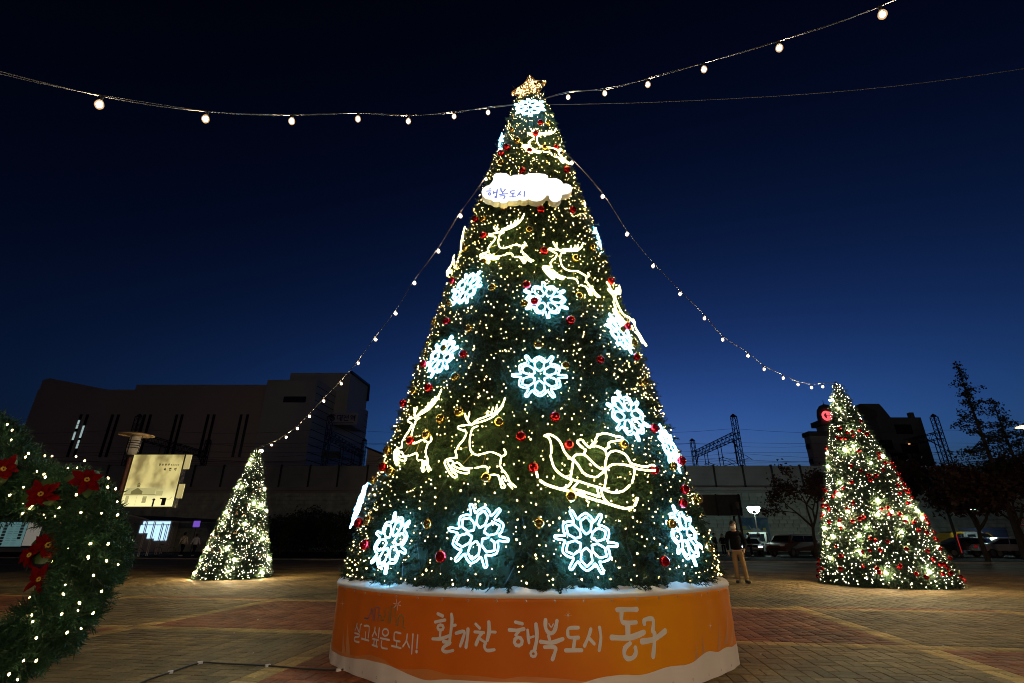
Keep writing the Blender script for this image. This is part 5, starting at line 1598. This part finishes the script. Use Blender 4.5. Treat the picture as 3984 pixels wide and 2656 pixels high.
for i, (dy, z_, r_) in enumerate(((.5, 1.0, .022), (.5, 2.0, .018), (5.2, 1.1, .022), (5.2, 2.1, .018), (7.0, 1.1, .02), (11, 1.0, .022), (11.2, 2.2, .018), (15.8, 3.6, .025), (15.8, 4.7, .02), (0, 5.2, .02), (0, 3.3, .02), (16, 6.1, .02))):
    b = MB(); pts = []
    for k_ in range(41):
        x = -80 + k_ * 5; ph_w = ((x - 3) % 27.2) / 27.2
        pts.append((x, dy, z_ - 1.1 * 4 * ph_w * (1 - ph_w) * (.6 if i % 2 else .15)))
    b.tube(pts, r_, M_dkw, n=3); b.build('wire', t)

# ------------------------------------------------------------------ natural trees
M_bark = mat('dark_bark', (.045, .035, .028), .9, var=.3, vscale=5, bump=.5, bscale=20)
M_bark2 = mat('pale_bark', (.14, .12, .10), .9, var=.3, vscale=5)
M_lf_red = mat('dull_red_leaves', (.035, .014, .010), .7, var=.5, vscale=1.5)
M_lf_con = mat('brown_conifer_leaves', (.02, .022, .012), .8, var=.4, vscale=1.5)
M_lf_dk = mat('dark_bush_leaves', (.02, .035, .02), .8, var=.4, vscale=1.5)
def leaf_tris(P, size):
    n_ = len(P); a = rng.normal(size=(n_, 3)); a /= np.linalg.norm(a, axis=1, keepdims=True)
    b_ = np.cross(a, rng.normal(size=(n_, 3))); b_ /= np.linalg.norm(b_, axis=1, keepdims=True)
    s_ = (size * rng.uniform(.6, 1.3, n_))[:, None]
    return np.stack([P - a * s_, P + a * s_ * .6 + b_ * s_ * .7, P + a * s_ * .6 - b_ * s_ * .7], 1)
def broad_tree(x, y, h, spread, nleaf, lm, label, seed, name='bare_tree', leafsize=.11, trunk_r=.13, split=.3):
    random.seed(seed)
    t = thing(name, label, 'tree', (x, y, 0))
    b = MB(); ends = []
    def grow(p, d, L, r, lev):
        q_ = p; pts = [p]; rs = [r]
        for i in range(4):
            d = (d + Vector((random.gauss(0, .09), random.gauss(0, .09), random.gauss(.03, .05)))).normalized()
            q_ = q_ + d * L / 4; pts.append(q_); rs.append(r * (1 - .09 * (i + 1)))
            if lev >= 3: ends.append(q_)
        b.tube(pts, rs, M_bark, n=6 if lev < 2 else 4)
        if lev >= 4: return
        for k_ in range(random.choice((2, 3)) if lev else 4):
            nd = (d + Vector((random.gauss(0, .5), random.gauss(0, .5), random.gauss(.05, .25)))).normalized()
            grow(q_, nd, L * random.uniform(.6, .85), r * .62, lev + 1)
    grow(Vector((0, 0, 0)), Vector((0, 0, 1)), h * split, trunk_r, 0)
    b.build('trunk', t)
    E = np.array([e[:] for e in ends])
    zmax = E[:, 2].max()
    idx = rng.integers(0, len(E), nleaf)
    P = E[idx] + rng.normal(0, .22, (nleaf, 3)) * spread
    link('crown', tri_mesh('crown', leaf_tris(P, leafsize), lm), t)
    # fit to the wanted height
    s_ = h / max(zmax, .1)
    t.scale = (s_, s_, s_)
    return t
def by(px, py_base, Y): return at(px, py_base, Y)
p = at(3175, 2150, 38); broad_tree(p.x, 38, 6.3, 1.0, 2600, M_lf_red, 'thin tree with sparse dull red leaves left of the right-hand cone tree', 31, split=.32)
p = at(3560, 2150, 44); broad_tree(p.x, 44, 7.4, 1.2, 7000, M_lf_red, 'dark leafy tree directly behind the right-hand cone tree', 32, 'leafy_tree', leafsize=.16)
p = at(3835, 2150, 33); broad_tree(p.x, 33, 5.4, 1.1, 6500, M_lf_red, 'V-branched dark tree left of the white sedan', 33, 'leafy_tree', leafsize=.12, trunk_r=.12, split=.25)
p = at(4020, 2150, 36); broad_tree(p.x, 36, 6.4, 1.1, 7500, M_lf_red, 'dark leafy tree at the right picture edge', 34, 'leafy_tree', leafsize=.14)
def conifer(x, y, h, label, seed, low=.3, wid=.17):
    random.seed(seed)
    t = thing('conifer_tree', label, 'tree', (x, y, 0), group='tall conifers at the right edge')
    b = MB(); b.tube([(0, 0, 0), (.04, 0, h * .4), (.02, .05, h * .75), (0, 0, h)], [.2, .14, .07, .015], M_bark, n=8); b.build('trunk', t)
    b = MB(); P = []
    for i in range(74):
        z = h * (low + (1 - low) * (i / 74) ** .95)
        L = h * wid * (1 - (z / h - low) / (1 - low)) ** .9 * random.uniform(.45, 1.25) + .2
        a_ = random.uniform(0, 2 * pi)
        d = Vector((cos(a_), sin(a_), .45))
        pts = [Vector((0, 0, z))]
        for k_ in range(5):
            q_ = pts[-1] + d.normalized() * L / 5; d.z -= .12; pts.append(q_)
            for _ in range(max(3, int(L * 8))):
                P.append((q_ + Vector((random.gauss(0, .10), random.gauss(0, .10), random.gauss(-.10, .12))))[:])
        b.tube(pts, [.035, .03, .025, .02, .014, .008], M_bark, n=4)
    b.build('branches', t)
    link('crown', tri_mesh('crown', leaf_tris(np.array(P), .095), M_lf_con), t)
p = at(3717, 1405, 35); conifer(p.x, 35, p.z, 'tall thin conifer against the sky, highest point right of the cone tree', 41)
p = at(3857, 1546, 37); conifer(p.x, 37, p.z, 'shorter conifer just right of the tallest conifer', 42, low=.25, wid=.2)
p = at(3990, 1640, 39); conifer(p.x, 39, p.z, 'lowest conifer cut by the right picture edge', 43, low=.2, wid=.24)
def bush(x, y, r_, h, label, n_=3000):
    t = thing('dark_bush', label, 'bush', (x, y, 0))
    b = MB()
    for k_ in range(7):
        a_ = k_ * .9; b.tube([(0, 0, 0), (r_ * .3 * cos(a_), r_ * .3 * sin(a_), h * .5), (r_ * .6 * cos(a_), r_ * .6 * sin(a_), h * .85)], [.07, .04, .015], M_bark, n=4)
    b.build('stem', t)
    u = rng.normal(size=(n_, 3)); u /= np.linalg.norm(u, axis=1, keepdims=True); rr = rng.random(n_) ** .35
    P = u * rr[:, None] * np.array([r_, r_, h / 2]); P[:, 2] += h / 2 + .1
    P += .25 * np.sin(P[:, [1, 2, 0]] * 4)
    link('leaves', tri_mesh('leaves', leaf_tris(P, .13), M_lf_dk), t)
for px, Y, r_, h, lab in ((1090, 50, 2.2, 3.4, 'dark round shrub right of the small left cone tree'), (1190, 52, 2.6, 4.2, 'larger dark shrub in the middle of the gap left of the big tree'), (1300, 50, 2.3, 3.6, 'dark shrub touching the big tree outline on its left')):
    p = at(px, 2150, Y); bush(p.x, Y, r_, h, lab)

# ------------------------------------------------------------------ vehicles
M_tyre = mat('tyre', (.02, .02, .02), .8); M_rim = mat('rim', (.3, .3, .32), .3, metal=.8); M_cglass = mat('car_glass', (.01, .012, .016), .06)
def car(name, label, cat, x, y, rz, body_c, L=4.6, W=1.82, H=1.45, kind='sedan', lights=None, tail=None):
    t = thing(name, label, cat, (x, y, -.06), rz)
    mp_ = mat('paint_%s_%d' % (name, int(x * 10)), body_c, .28, metal=.3, coat=.8)
    P = {'sedan': ([(-.5,.34),(-.495,.5),(-.47,.62),(-.28,.66),(-.14,.96),(-.02,1.0),(.14,.98),(.33,.70),(.46,.66),(.5,.56),(.5,.34)], 4),
         'van': ([(-.5,.26),(-.5,.5),(-.47,.56),(-.36,.62),(-.24,.95),(-.12,1.0),(.38,1.0),(.47,.93),(.5,.6),(.5,.26)], 4),
         'suv': ([(-.5,.26),(-.495,.5),(-.46,.58),(-.27,.63),(-.14,.96),(0,1.0),(.38,.99),(.45,.9),(.49,.62),(.5,.5),(.5,.26)], 4)}[kind][0]
    # sections across the width with tumblehome
    vs, fs = [], []; n_ = len(P)
    secs = [(-.5, .97), (-.42, 1.0), (.42, 1.0), (.5, .97)]
    for (wy, hs) in secs:
        for (a_, c_) in P:
            inw = 1 - max(0, c_ - .62) * .34
            vs.append(Vector((a_ * L * (1 if abs(wy) < .45 else .985), wy * W * inw, c_ * H * (1 if abs(wy) < .45 else (.985 if c_ > .3 else 1)))))
    for s_ in range(3):
        for i in range(n_):
            j = (i + 1) % n_; fs.append((s_ * n_ + i, s_ * n_ + j, (s_ + 1) * n_ + j, (s_ + 1) * n_ + i))
    fs.append(tuple(range(n_ - 1, -1, -1))); fs.append(tuple(3 * n_ + i for i in range(n_)))
    me_ = new_mesh('body', vs, fs, mp_)
    link('body', me_, t)
    # glass: side windows, windscreen, rear window
    top = [p_ for p_ in P if p_[1] > .64]
    def pt(a_, c_, wy, off=0.012):
        inw = 1 - max(0, c_ - .62) * .34
        return Vector((a_ * L * .985, wy * (W * .5 * inw + off), c_ * H * .985))
    iw = [i for i, p_ in enumerate(P) if p_[1] >= .95]
    a0, a1 = P[iw[0]][0], P[iw[-1]][0]
    bl, br_ = P[iw[0] - 1], P[(iw[-1] + 1) % n_]
    for sgn in (-1, 1):
        for (u0, u1) in ((.05, .48), (.52, .95)):
            lo0 = bl[0] + (br_[0] - bl[0]) * u0; lo1 = bl[0] + (br_[0] - bl[0]) * u1
            hi0 = a0 + (a1 - a0) * max(0, u0); hi1 = a0 + (a1 - a0) * u1
            zl, zh = .67, .93
            vv = [pt(lo0, zl, sgn), pt(lo1, zl, sgn), pt(hi1, zh, sgn), pt(hi0, zh, sgn)]
            link('side_window', new_mesh('side_window', vv, [(0, 1, 2, 3)], M_cglass), t)
    for (q0, q1, nm) in ((bl, P[iw[0]], 'windscreen'), (br_, P[iw[-1]], 'rear_window')):
        sg = -1 if nm == 'windscreen' else 1
        f0 = .12; f1 = .9
        pA = (q0[0] + (q1[0] - q0[0]) * f0, q0[1] + (q1[1] - q0[1]) * f0); pB = (q0[0] + (q1[0] - q0[0]) * f1, q0[1] + (q1[1] - q0[1]) * f1)
        vv = []
        for (pp, wy) in ((pA, -.42), (pA, .42), (pB, .38), (pB, -.38)):
            vv.append(Vector((pp[0] * L + sg * .03, wy * W * (1 - max(0, pp[1] - .62) * .34), pp[1] * H + .015)))
        link(nm, new_mesh(nm, vv, [(0, 1, 2, 3)], M_cglass), t)
    wr = .33 if H < 1.6 else .36
    for (wx, wy) in ((-.31, -.5), (-.31, .5), (.31, -.5), (.31, .5)):
        sg = 1 if wy > 0 else -1
        b = MB(); Mw = Matrix.Translation((wx * L, wy * W - sg * .1, wr)) @ Matrix.Rotation(pi / 2, 4, 'X')
        b.lathe([(wr * .62, -.11), (wr * .95, -.11), (wr, -.08), (wr, .08), (wr * .95, .11), (wr * .62, .11)], M_tyre, n=18, M=Mw); o = b.build('wheel', t)
        b = MB(); b.lathe([(wr * .6, -.10), (wr * .55, 0), (wr * .6, .10)], M_rim, n=12, M=Mw, cap=True)
        for k_ in range(5): b.tube([Mw @ Vector((0, 0, -sg * .115)), Mw @ Vector((wr * .6 * cos(k_ * 1.257), wr * .6 * sin(k_ * 1.257), -sg * .115))], .025, M_rim, n=4)
        b.build('rim', o)
    for wy in (-.36, .36):
        b = MB(); b.box(-.505 * L, -.47 * L, (wy - .09) * W, (wy + .09) * W, .47 * H, .56 * H, mat('headlight' if not lights else 'headlight_lit', (.6, .6, .65), .2, emit=(.75, .85, 1.0) if lights else None, strength=lights or 0)); b.build('headlight', t)
        b = MB(); b.box(.47 * L, .503 * L, (wy - .08) * W, (wy + .08) * W, .48 * H, .62 * H, mat('tail_light', (.35, .01, .01), .25, emit=(1, .03, .03), strength=.08)); b.build('tail_light', t)
    b = MB(); b.box(-.508 * L, -.49 * L, -.26 * W, .26 * W, .3 * H, .38 * H, M_metal_d); b.box(.49 * L, .508 * L, -.14 * W, .14 * W, .4 * H, .47 * H, mat('plate', (.5, .5, .5), .5)); b.build('bumper_trim', t)
    for sg in (-1, 1):
        b = MB(); b.ball((bl[0] * L + .25, sg * (W * .5 + .08), .66 * H), .09, mp_, n=6); b.build('mirror', t)
    return t
p = at(3085, 2120, 44)
car('wagon_car', 'dark wagon with an orange-brown side parked in the middle behind the standing man', 'car', p.x, 44, radians(-152 + 180), (.10, .04, .02), L=4.7, W=1.85, H=1.72, kind='van')
p = at(2925, 2115, 46)
car('black_sedan', 'black sedan facing the plaza with bright lights beside the stone wall lamp', 'car', p.x, 46.5, radians(70), (.012, .012, .014), lights=3.0)
p = at(3915, 2120, 41)
car('white_sedan', 'white sedan parked at the right edge behind the dark trees', 'car', p.x + .6, 42, radians(175), (.42, .42, .48), L=4.9, H=1.46)
p = at(3725, 2120, 44)
car('dark_sedan', 'dark car between the yellow taxi van and the white sedan', 'car', p.x, 43, radians(165), (.03, .03, .04), L=4.8, H=1.5)
p = at(3670, 2080, 52)
car('yellow_van', 'yellow van behind the dark car near the right cone tree', 'van', p.x + .8, 50, radians(178), (.55, .30, .02), L=4.9, W=1.9, H=2.0, kind='van')
# small truck
def truck(name, label, x, y, rz, cab_c, bed_c, box_h):
    t = thing(name, label, 'truck', (x, y, -.06), rz)
    mc = mat('cab_' + name, cab_c, .3, coat=.6); mbed = mat('bed_' + name, bed_c, .6)
    b = MB(); b.prism([(-2.4, .35), (-2.4, 1.1), (-2.1, 1.85), (-1.9, 1.95), (-.9, 1.95), (-.9, .35)], -.85, .85, mc); b.build('cab', t)
    b = MB(); b.add([(-2.41, -.72, 1.15), (-2.41, .72, 1.15), (-2.15, .66, 1.78), (-2.15, -.66, 1.78)], [(0, 1, 2, 3)], M_cglass); b.build('windscreen', t)
    for sg in (-1, 1):
        b = MB(); b.add([(-2.15, sg * .86, 1.15), (-1.15, sg * .86, 1.15), (-1.15, sg * .86, 1.75), (-2.0, sg * .86, 1.75)], [(0, 1, 2, 3)], M_cglass); b.build('side_window', t)
        b = MB(); b.box(-2.43, -2.39, sg * .6 - .14, sg * .6 + .14, .72, .9, mat('truck_headlight', (.6, .6, .6), .3)); b.build('headlight', t)
    b = MB(); b.box(-.85, 2.4, -.88, .88, .75, .75 + box_h, mbed, bev=.03); b.build('cargo_bed', t)
    b = MB(); b.box(-2.3, 2.3, -.35, .35, .45, .74, M_metal_d); b.build('chassis', t)
    for (wx, sg) in ((-1.65, -1), (-1.65, 1), (1.5, -1), (1.5, 1)):
        b = MB(); Mw = Matrix.Translation((wx, sg * .72, .34)) @ Matrix.Rotation(pi / 2, 4, 'X'); b.lathe([(.02, -.1), (.3, -.1), (.34, -.08), (.34, .08), (.3, .1), (.02, .1)], M_tyre, n=16, M=Mw); o = b.build('wheel', t)
        b = MB(); b.lathe([(.2, -.115), (.18, .0), (.2, .115)], M_rim, n=10, M=Mw, cap=True); b.build('rim', o)
p = at(2982, 2100, 50); truck('pickup_truck', 'white small truck standing behind the black sedan', p.x, 51, radians(55), (.45, .47, .45), (.3, .3, .3), .35)
p = at(3800, 2080, 50); truck('box_truck', 'small truck with a dark blue cargo box behind the right trees', p.x, 50, radians(8), (.3, .32, .36), (.03, .04, .10), 1.55)
# road sign
p = at(3975, 2030, 38)
t = thing('speed_sign', 'round red rimmed speed limit sign reading 30 at the right edge', 'road sign', (p.x, 38, 0))
b = MB(); b.tube([(0, .04, 0), (0, .04, p.z + .35)], .035, M_metal_l, n=8); b.build('pole', t)
MR = Matrix.Translation((0, 0, p.z)) @ Matrix.Rotation(pi / 2, 4, 'X')
b = MB(); b.lathe([(.001, .0), (.3, .0), (.3, .02), (.001, .02)], mat('sign_red', (.55, .03, .04), .4), n=24, M=MR); b.build('rim', t)
b = MB(); b.lathe([(.001, .026), (.22, .026)], mat('sign_face', (.65, .65, .65), .4), n=24, M=MR); b.build('face', t)
b = MB()
for st_ in ([(-.15, .1), (-.05, .12), (-.04, .04), (-.09, .01), (-.04, -.03), (-.05, -.11), (-.15, -.09)], [(.05 + .055 * cos(a_), .115 * sin(a_)) for a_ in [k_ * pi / 6 for k_ in range(13)]]):
    ribbon([Vector((x_ + .02, -.026, p.z + z_)) for x_, z_ in st_], [.035] * len(st_), nf, .004, mat('sign_navy', (.02, .03, .2), .5), b)
b.build('digits', t)

# ------------------------------------------------------------------ bike shelter and bicycles, far left
sh = thing('bike_shelter', 'bike shelter with a curved roof edge and pairs of pale posts', 'shelter', at(560, 2160, 42) * 1)
sh.location = (at(560, 2160, 42).x, 42, 0)
def shp(px, py, Y): return at(px, py, Y) - sh.location
for i, (bx_, by_, tx, Y) in enumerate(((535, 2163, 575, 42), (567, 2151, 603, 44), (600, 2150, 622, 47), (620, 2115, 640, 51), (645, 2100, 656, 56))):
    for dx in (0, 6):
        g = at(bx_ + dx, 2160, Y); b = MB(); b.tube([(g.x - sh.location.x, Y - 42, 0), (g.x - sh.location.x, Y - 42, 2.65)], .03, mat('pale_post', (.85, .76, .64), .4), n=6); b.build('post', sh)
b = MB()
arc = []
for k_ in range(12):
    q_ = k_ / 11; pp = at(480 + 100 * q_, 2003 + 20 * q_ ** 1.7, 42) - sh.location; arc.append(pp)
b.tube(arc, .05, mat('pale_edge', (.6, .55, .48), .4), n=6); b.build('roof_edge', sh)
b = MB(); vs = []
for pp in arc: vs += [pp + Vector((0, 0, .02)), pp + Vector((2.2, 16, .1))]
b.add(vs, [(2 * i, 2 * i + 2, 2 * i + 3, 2 * i + 1) for i in range(len(arc) - 1)], M_metal_d); b.build('roof', sh)
t = thing('lit_entrance', 'bright bluish lit glass front behind the bike shelter posts', 'shop front', at(590, 2060, 58))
for (x0_, x1_, z0_, z1_) in ((-1.1, 1.9, .55, .85), (-1.3, -.35, -.35, .45), (-.3, .5, -.9, .45), (.55, 1.2, -1.1, .45), (1.25, 1.9, -1.1, .45)):
    b = MB(); b.box(x0_, x1_, -.03, 0, z0_, z1_, mat('lit_glass', (.6, .7, .8), .3, emit=(.45, .72, .95), strength=1.4)); b.build('lit_pane', t)
b = MB(); b.box(-1.5, 2.1, .02, 1.2, -t.location.z, 1.0, M_st); b.build('wall', t)
def bicycle(x, y, rz, label):
    t = thing('bicycle', label, 'bicycle', (x, y, 0), rz)
    for wx in (-.52, .52):
        b = MB(); b.lathe([(.315, -.018), (.335, 0), (.315, .018), (.305, 0), (.315, -.018)], M_tyre, n=24, M=Matrix.Translation((wx, 0, .335)) @ Matrix.Rotation(pi / 2, 4, 'X')); b.lathe([(.3, -.008), (.3, .008)], M_rim, n=24, M=Matrix.Translation((wx, 0, .335)) @ Matrix.Rotation(pi / 2, 4, 'X'))
        for k_ in range(10): b.tube([(wx, 0, .335), (wx + .3 * cos(k_ * pi / 5), 0, .335 + .3 * sin(k_ * pi / 5))], .003, M_rim, n=3)
        b.build('wheel', t)
    b = MB()
    for a_, c_ in (((-.52, .335), (-.12, .3)), ((-.12, .3), (-.25, .78)), ((-.52, .335), (-.23, .7)), ((-.12, .3), (.36, .72)), ((-.24, .72), (.36, .8)), ((.36, .85), (.52, .335))): b.tube([(a_[0], 0, a_[1]), (c_[0], 0, c_[1])], .016, M_metal_l, n=6)
    b.build('frame', t)
    b = MB(); b.tube([(.4, -.28, 1.0), (.36, 0, .95), (.4, .28, 1.0)], .014, M_metal_l, n=6); b.tube([(.36, 0, .8), (.36, 0, .95)], .014, M_metal_l, n=6); b.build('handlebar', t)
    b = MB(); b.box(-.38, -.14, -.07, .07, .8, .86, M_tyre, bev=.02); b.build('saddle', t)
p = at(503, 2155, 40); bicycle(p.x, 40, .5, 'bicycle parked at the left end of the shelter beside the garland')
p = at(640, 2140, 45); bicycle(p.x, 45, .2, 'bicycle parked at the right end of the shelter by the walking couple')
# purple sign
t = thing('purple_sign', 'small glowing purple square sign above the walking couple', 'sign', at(765, 2038, 46))
b = MB(); b.box(-.28, .28, -.03, .03, -.26, .26, mat('purple_lit', (.2, .1, .5), .4, emit=(.16, .07, .50), strength=1.0)); b.build('board', t)
b = MB(); b.tube([(0, .02, -.26), (0, .02, -t.location.z)], .03, M_metal_d, n=6); b.build('pole', t)

# ------------------------------------------------------------------ people
M_skin = mat('skin', (.42, .24, .17), .5); M_hair = mat('dark_hair', (.015, .012, .01), .6); M_shoe = mat('black_shoe', (.015, .015, .015), .5)
def skin_obj(name, verts, edges, radii, m_, parent, root=0, sub=2):
    me_ = bpy.data.meshes.new(name); me_.from_pydata(verts, edges, []); me_.materials.append(m_)
    o = link(name, me_, parent)
    md = o.modifiers.new('skin', 'SKIN'); md.use_smooth_shade = True
    for i, r_ in enumerate(radii):
        d = me_.skin_vertices[0].data[i]; d.radius = (r_, r_) if not isinstance(r_, tuple) else r_; d.use_root = (i == root)
    s_ = o.modifiers.new('sub', 'SUBSURF'); s_.levels = sub; s_.render_levels = sub
    return o
def person(x, y, rz, label, top_c, leg_c, pose='stand', h=1.72, mask=False, strap=False, shoe=None, hairless=False):
    t = thing('person', label, 'person', (x, y, 0), rz); s = h / 1.72; t.scale = (s, s, s)
    # local: faces -y. x right of the viewer = person's left
    if pose == 'stand':
        hipL, kneeL, ankL = (.09, 0, .90), (.13, -.02, .50), (.17, .02, .09)
        hipR, kneeR, ankR = (-.09, 0, .90), (-.09, -.02, .50), (-.09, .02, .09)
        shL, elL, wrL = (.19, .01, 1.40), (.28, .05, 1.14), (.21, -.06, .93)
        shR, elR, wrR = (-.19, .01, 1.40), (-.25, .07, 1.13), (-.24, .03, .88)
    elif pose == 'walk':
        hipL, kneeL, ankL = (.09, 0, .90), (.10, -.14, .52), (.10, -.14, .11)
        hipR, kneeR, ankR = (-.09, 0, .90), (-.09, .04, .50), (-.09, .28, .14)
        shL, elL, wrL = (.18, .01, 1.39), (.27, .03, 1.13), (.40, -.05, .92)
        shR, elR, wrR = (-.18, .01, 1.39), (-.30, .04, 1.13), (-.38, -.02, .90)
    else:
        hipL, kneeL, ankL = (.09, 0, .90), (.09, -.02, .50), (.09, .02, .09)
        hipR, kneeR, ankR = (-.09, 0, .90), (-.09, -.01, .50), (-.09, .02, .09)
        shL, elL, wrL = (.18, .01, 1.39), (.24, .03, 1.13), (.22, -.1, .92)
        shR, elR, wrR = (-.18, .01, 1.39), (-.24, .03, 1.13), (-.22, -.1, .92)
    V = lambda q_: Vector(q_)
    vs = [(0, 0, .95), (0, 0, 1.12), (0, .01, 1.32), (0, .015, 1.43), (0, .0, 1.50), (0, -.012, 1.57), (0, -.018, 1.645), (0, -.005, 1.70)]
    ed = [(0, 1), (1, 2), (2, 3), (3, 4), (4, 5), (5, 6), (6, 7)]; rd = [(.10, .065), (.10, .07), (.12, .08), (.08, .06), (.052, .055), (.07, .078), (.078, .092), (.062, .078)]
    for (hp, kn, an, sh_, el, wr) in ((hipL, kneeL, ankL, shL, elL, wrL), (hipR, kneeR, ankR, shR, elR, wrR)):
        k_ = len(vs); sg = 1 if hp[0] > 0 else -1
        vs += [hp, kn, an, (an[0] + sg * .02, an[1] - .12, .04)]; ed += [(0, k_), (k_, k_ + 1), (k_ + 1, k_ + 2), (k_ + 2, k_ + 3)]; rd += [.085, .055, .036, .032]
        k_ = len(vs); hd = (V(wr) - V(el)).normalized(); pm_ = V(wr) + hd * .07
        vs += [sh_, el, wr, tuple(pm_)]; ed += [(3, k_), (k_, k_ + 1), (k_ + 1, k_ + 2), (k_ + 2, k_ + 3)]; rd += [.05, .038, .026, (.032, .02)]
        for f_i in range(4):
            q_ = pm_ + hd * (.07 + .012 * (1 - abs(f_i - 1.5))) + Vector((0, (f_i - 1.5) * .018, 0)); m2_ = pm_ + hd * .035 + Vector((0, (f_i - 1.5) * .018, 0))
            kk = len(vs); vs += [tuple(m2_), tuple(q_ + Vector((-.008 * sg, 0, 0)))]; ed += [(k_ + 3, kk), (kk, kk + 1)]; rd += [.009, .008]
        kk = len(vs); th = V(wr) + hd * .03 + Vector((0, -.035, 0)); vs += [tuple(th), tuple(th + hd * .035)]; ed += [(k_ + 2, kk), (kk, kk + 1)]; rd += [.011, .009]
    skin_obj('body', vs, ed, rd, M_skin, t)
    mt_ = mat('top_%s' % str(top_c), top_c, .95, bump=.5, bscale=9, spec=.08); ml_ = mat('legs_%s' % str(leg_c), leg_c, .95, bump=.6, bscale=9, spec=.08)
    # trousers
    tv = [(0, .0, .98), (0, 0, .90)]; te = [(0, 1)]; tr = [(.165, .115), (.16, .115)]
    for (hp, kn, an) in ((hipL, kneeL, ankL), (hipR, kneeR, ankR)):
        k_ = len(tv); mid1 = V(hp).lerp(V(kn), .45); mid2 = V(kn).lerp(V(an), .5)
        tv += [(hp[0] * 1.05, hp[1], .84), tuple(mid1), kn, tuple(mid2), (an[0], an[1], .085)]; te += [(1, k_), (k_, k_ + 1), (k_ + 1, k_ + 2), (k_ + 2, k_ + 3), (k_ + 3, k_ + 4)]
        tr += [.105, .09, .075, .067, .068]
    skin_obj('trousers', tv, te, tr, ml_, t, root=1)
    # jacket
    jv = [(0, .0, .90), (0, 0, 1.0), (0, 0, 1.16), (0, .01, 1.33), (0, .01, 1.43), (0, .0, 1.475)]; je = [(0, 1), (1, 2), (2, 3), (3, 4), (4, 5)]; jr = [(.185, .13), (.18, .13), (.175, .125), (.19, .13), (.12, .09), (.068, .065)]
    for (sh_, el, wr) in ((shL, elL, wrL), (shR, elR, wrR)):
        k_ = len(jv); jv += [sh_, el, tuple(V(el).lerp(V(wr), .92))]; je += [(4, k_), (k_, k_ + 1), (k_ + 1, k_ + 2)]; jr += [.075, .060, .045]
    skin_obj('jacket', jv, je, jr, mt_, t, root=2)
    # shoes
    for an in (ankL, ankR):
        sg = 1 if an[0] > 0 else -1
        b = MB(); M_ = Matrix.Translation((an[0], an[1] - .05, an[2] - .09)) @ Matrix.Rotation(sg * .22, 4, 'Z')
        b.box(-.048, .048, -.15, .12, 0.0, .085, shoe or M_shoe, M_, bev=.03); b.build('shoe', t)
    # head details
    b = MB()
    prof = []
    for i in range(7):
        a_ = pi / 2 * i / 6; prof.append((.096 * cos(a_) + .001, .115 * sin(a_)))
    b.lathe(prof, M_hair, n=16, M=Matrix.Translation((0, .022, 1.664)) @ Matrix.Scale(1.12, 4, (0, 1, 0)))
    b.lathe([(.088, -.10), (.097, -.05), (.097, .002)], M_hair, n=16, M=Matrix.Translation((0, .042, 1.66))); b.build('hair', t, smooth=True)
    b = MB(); b.ball((.083, .0, 1.615), .02, M_skin, n=6); b.ball((-.083, 0, 1.615), .02, M_skin, n=6); b.ball((0, -.108, 1.60), .014, M_skin, n=6)
    b.build('ears_and_nose', t)
    b = MB()
    for sx_ in (-.03, .03):
        b.ball((sx_, -.098, 1.632), .009, M_hair, n=6); b.box(sx_ - .018, sx_ + .018, -.105, -.095, 1.648, 1.655, M_hair)
    b.build('eyes', t)
    b = MB(); b.box(-.022, .022, -.104, -.094, 1.567, 1.574, mat('lips', (.3, .1, .09), .5)); b.build('mouth', t)
    if mask:
        b = MB(); vs_, fs_ = [], []
        for i in range(7):
            a_ = radians(-60 + i * 20)
            for (z_, rr, pj) in ((1.618, .088, .10), (1.585, .094, .118), (1.553, .086, .108), (1.53, .07, .085)):
                vs_.append((rr * sin(a_), -pj * cos(a_) - .012, z_))
        for i in range(6):
            for j in range(3): fs_.append((i * 4 + j, i * 4 + 4 + j, i * 4 + 5 + j, i * 4 + 1 + j))
        b.add(vs_, fs_, mat('white_mask', (.7, .68, .66), .8)); o = b.build('face_mask', t, smooth=True)
    if strap:
        b = MB(); b.tube([(-.17, .15, 1.38), (0, .16, 1.2), (.17, .15, 1.0), (.2, 0, .95)], .014, M_hair, n=5); b.build('bag_strap', t)
    return t
p = ground(2880, 2268)
person(p.x + .05, p.y, -atan2(p.x, p.y) * -1 * 0 - .35, 'man in dark jacket, tan trousers and white face mask beside the big tree', (.006, .006, .009), (.26, .17, .09), 'stand', h=1.76, mask=True)
WS = mat('white_shoe', (.5, .5, .5), .6)
p = at(703, 2160, 42); person(p.x, 42, pi - .1, 'person in a cream jacket with a dark cross-body strap walking away at the left', (.75, .68, .55), (.015, .015, .02), 'walk', h=1.74, strap=True, shoe=WS)
p = at(744, 2160, 42.3); person(p.x, 42.5, pi + .1, 'person in a pale grey jacket walking beside the cream jacket', (.75, .75, .82), (.015, .015, .02), 'walk', h=1.64, shoe=WS)
p = at(2786, 2140, 43); person(p.x, 43, .6, 'dark figure at the big tree edge by the light blue door panel', (.012, .013, .018), (.012, .012, .015), 'idle', h=1.7)
p = at(2817, 2140, 44); person(p.x, 44, -.4, 'dark figure just left of the masked man', (.013, .012, .015), (.012, .012, .015), 'idle', h=1.66)
p = at(2922, 2140, 42); person(p.x, 42, 1.2, 'dark figure in front of the black sedan', (.012, .012, .016), (.012, .012, .015), 'idle', h=1.72)
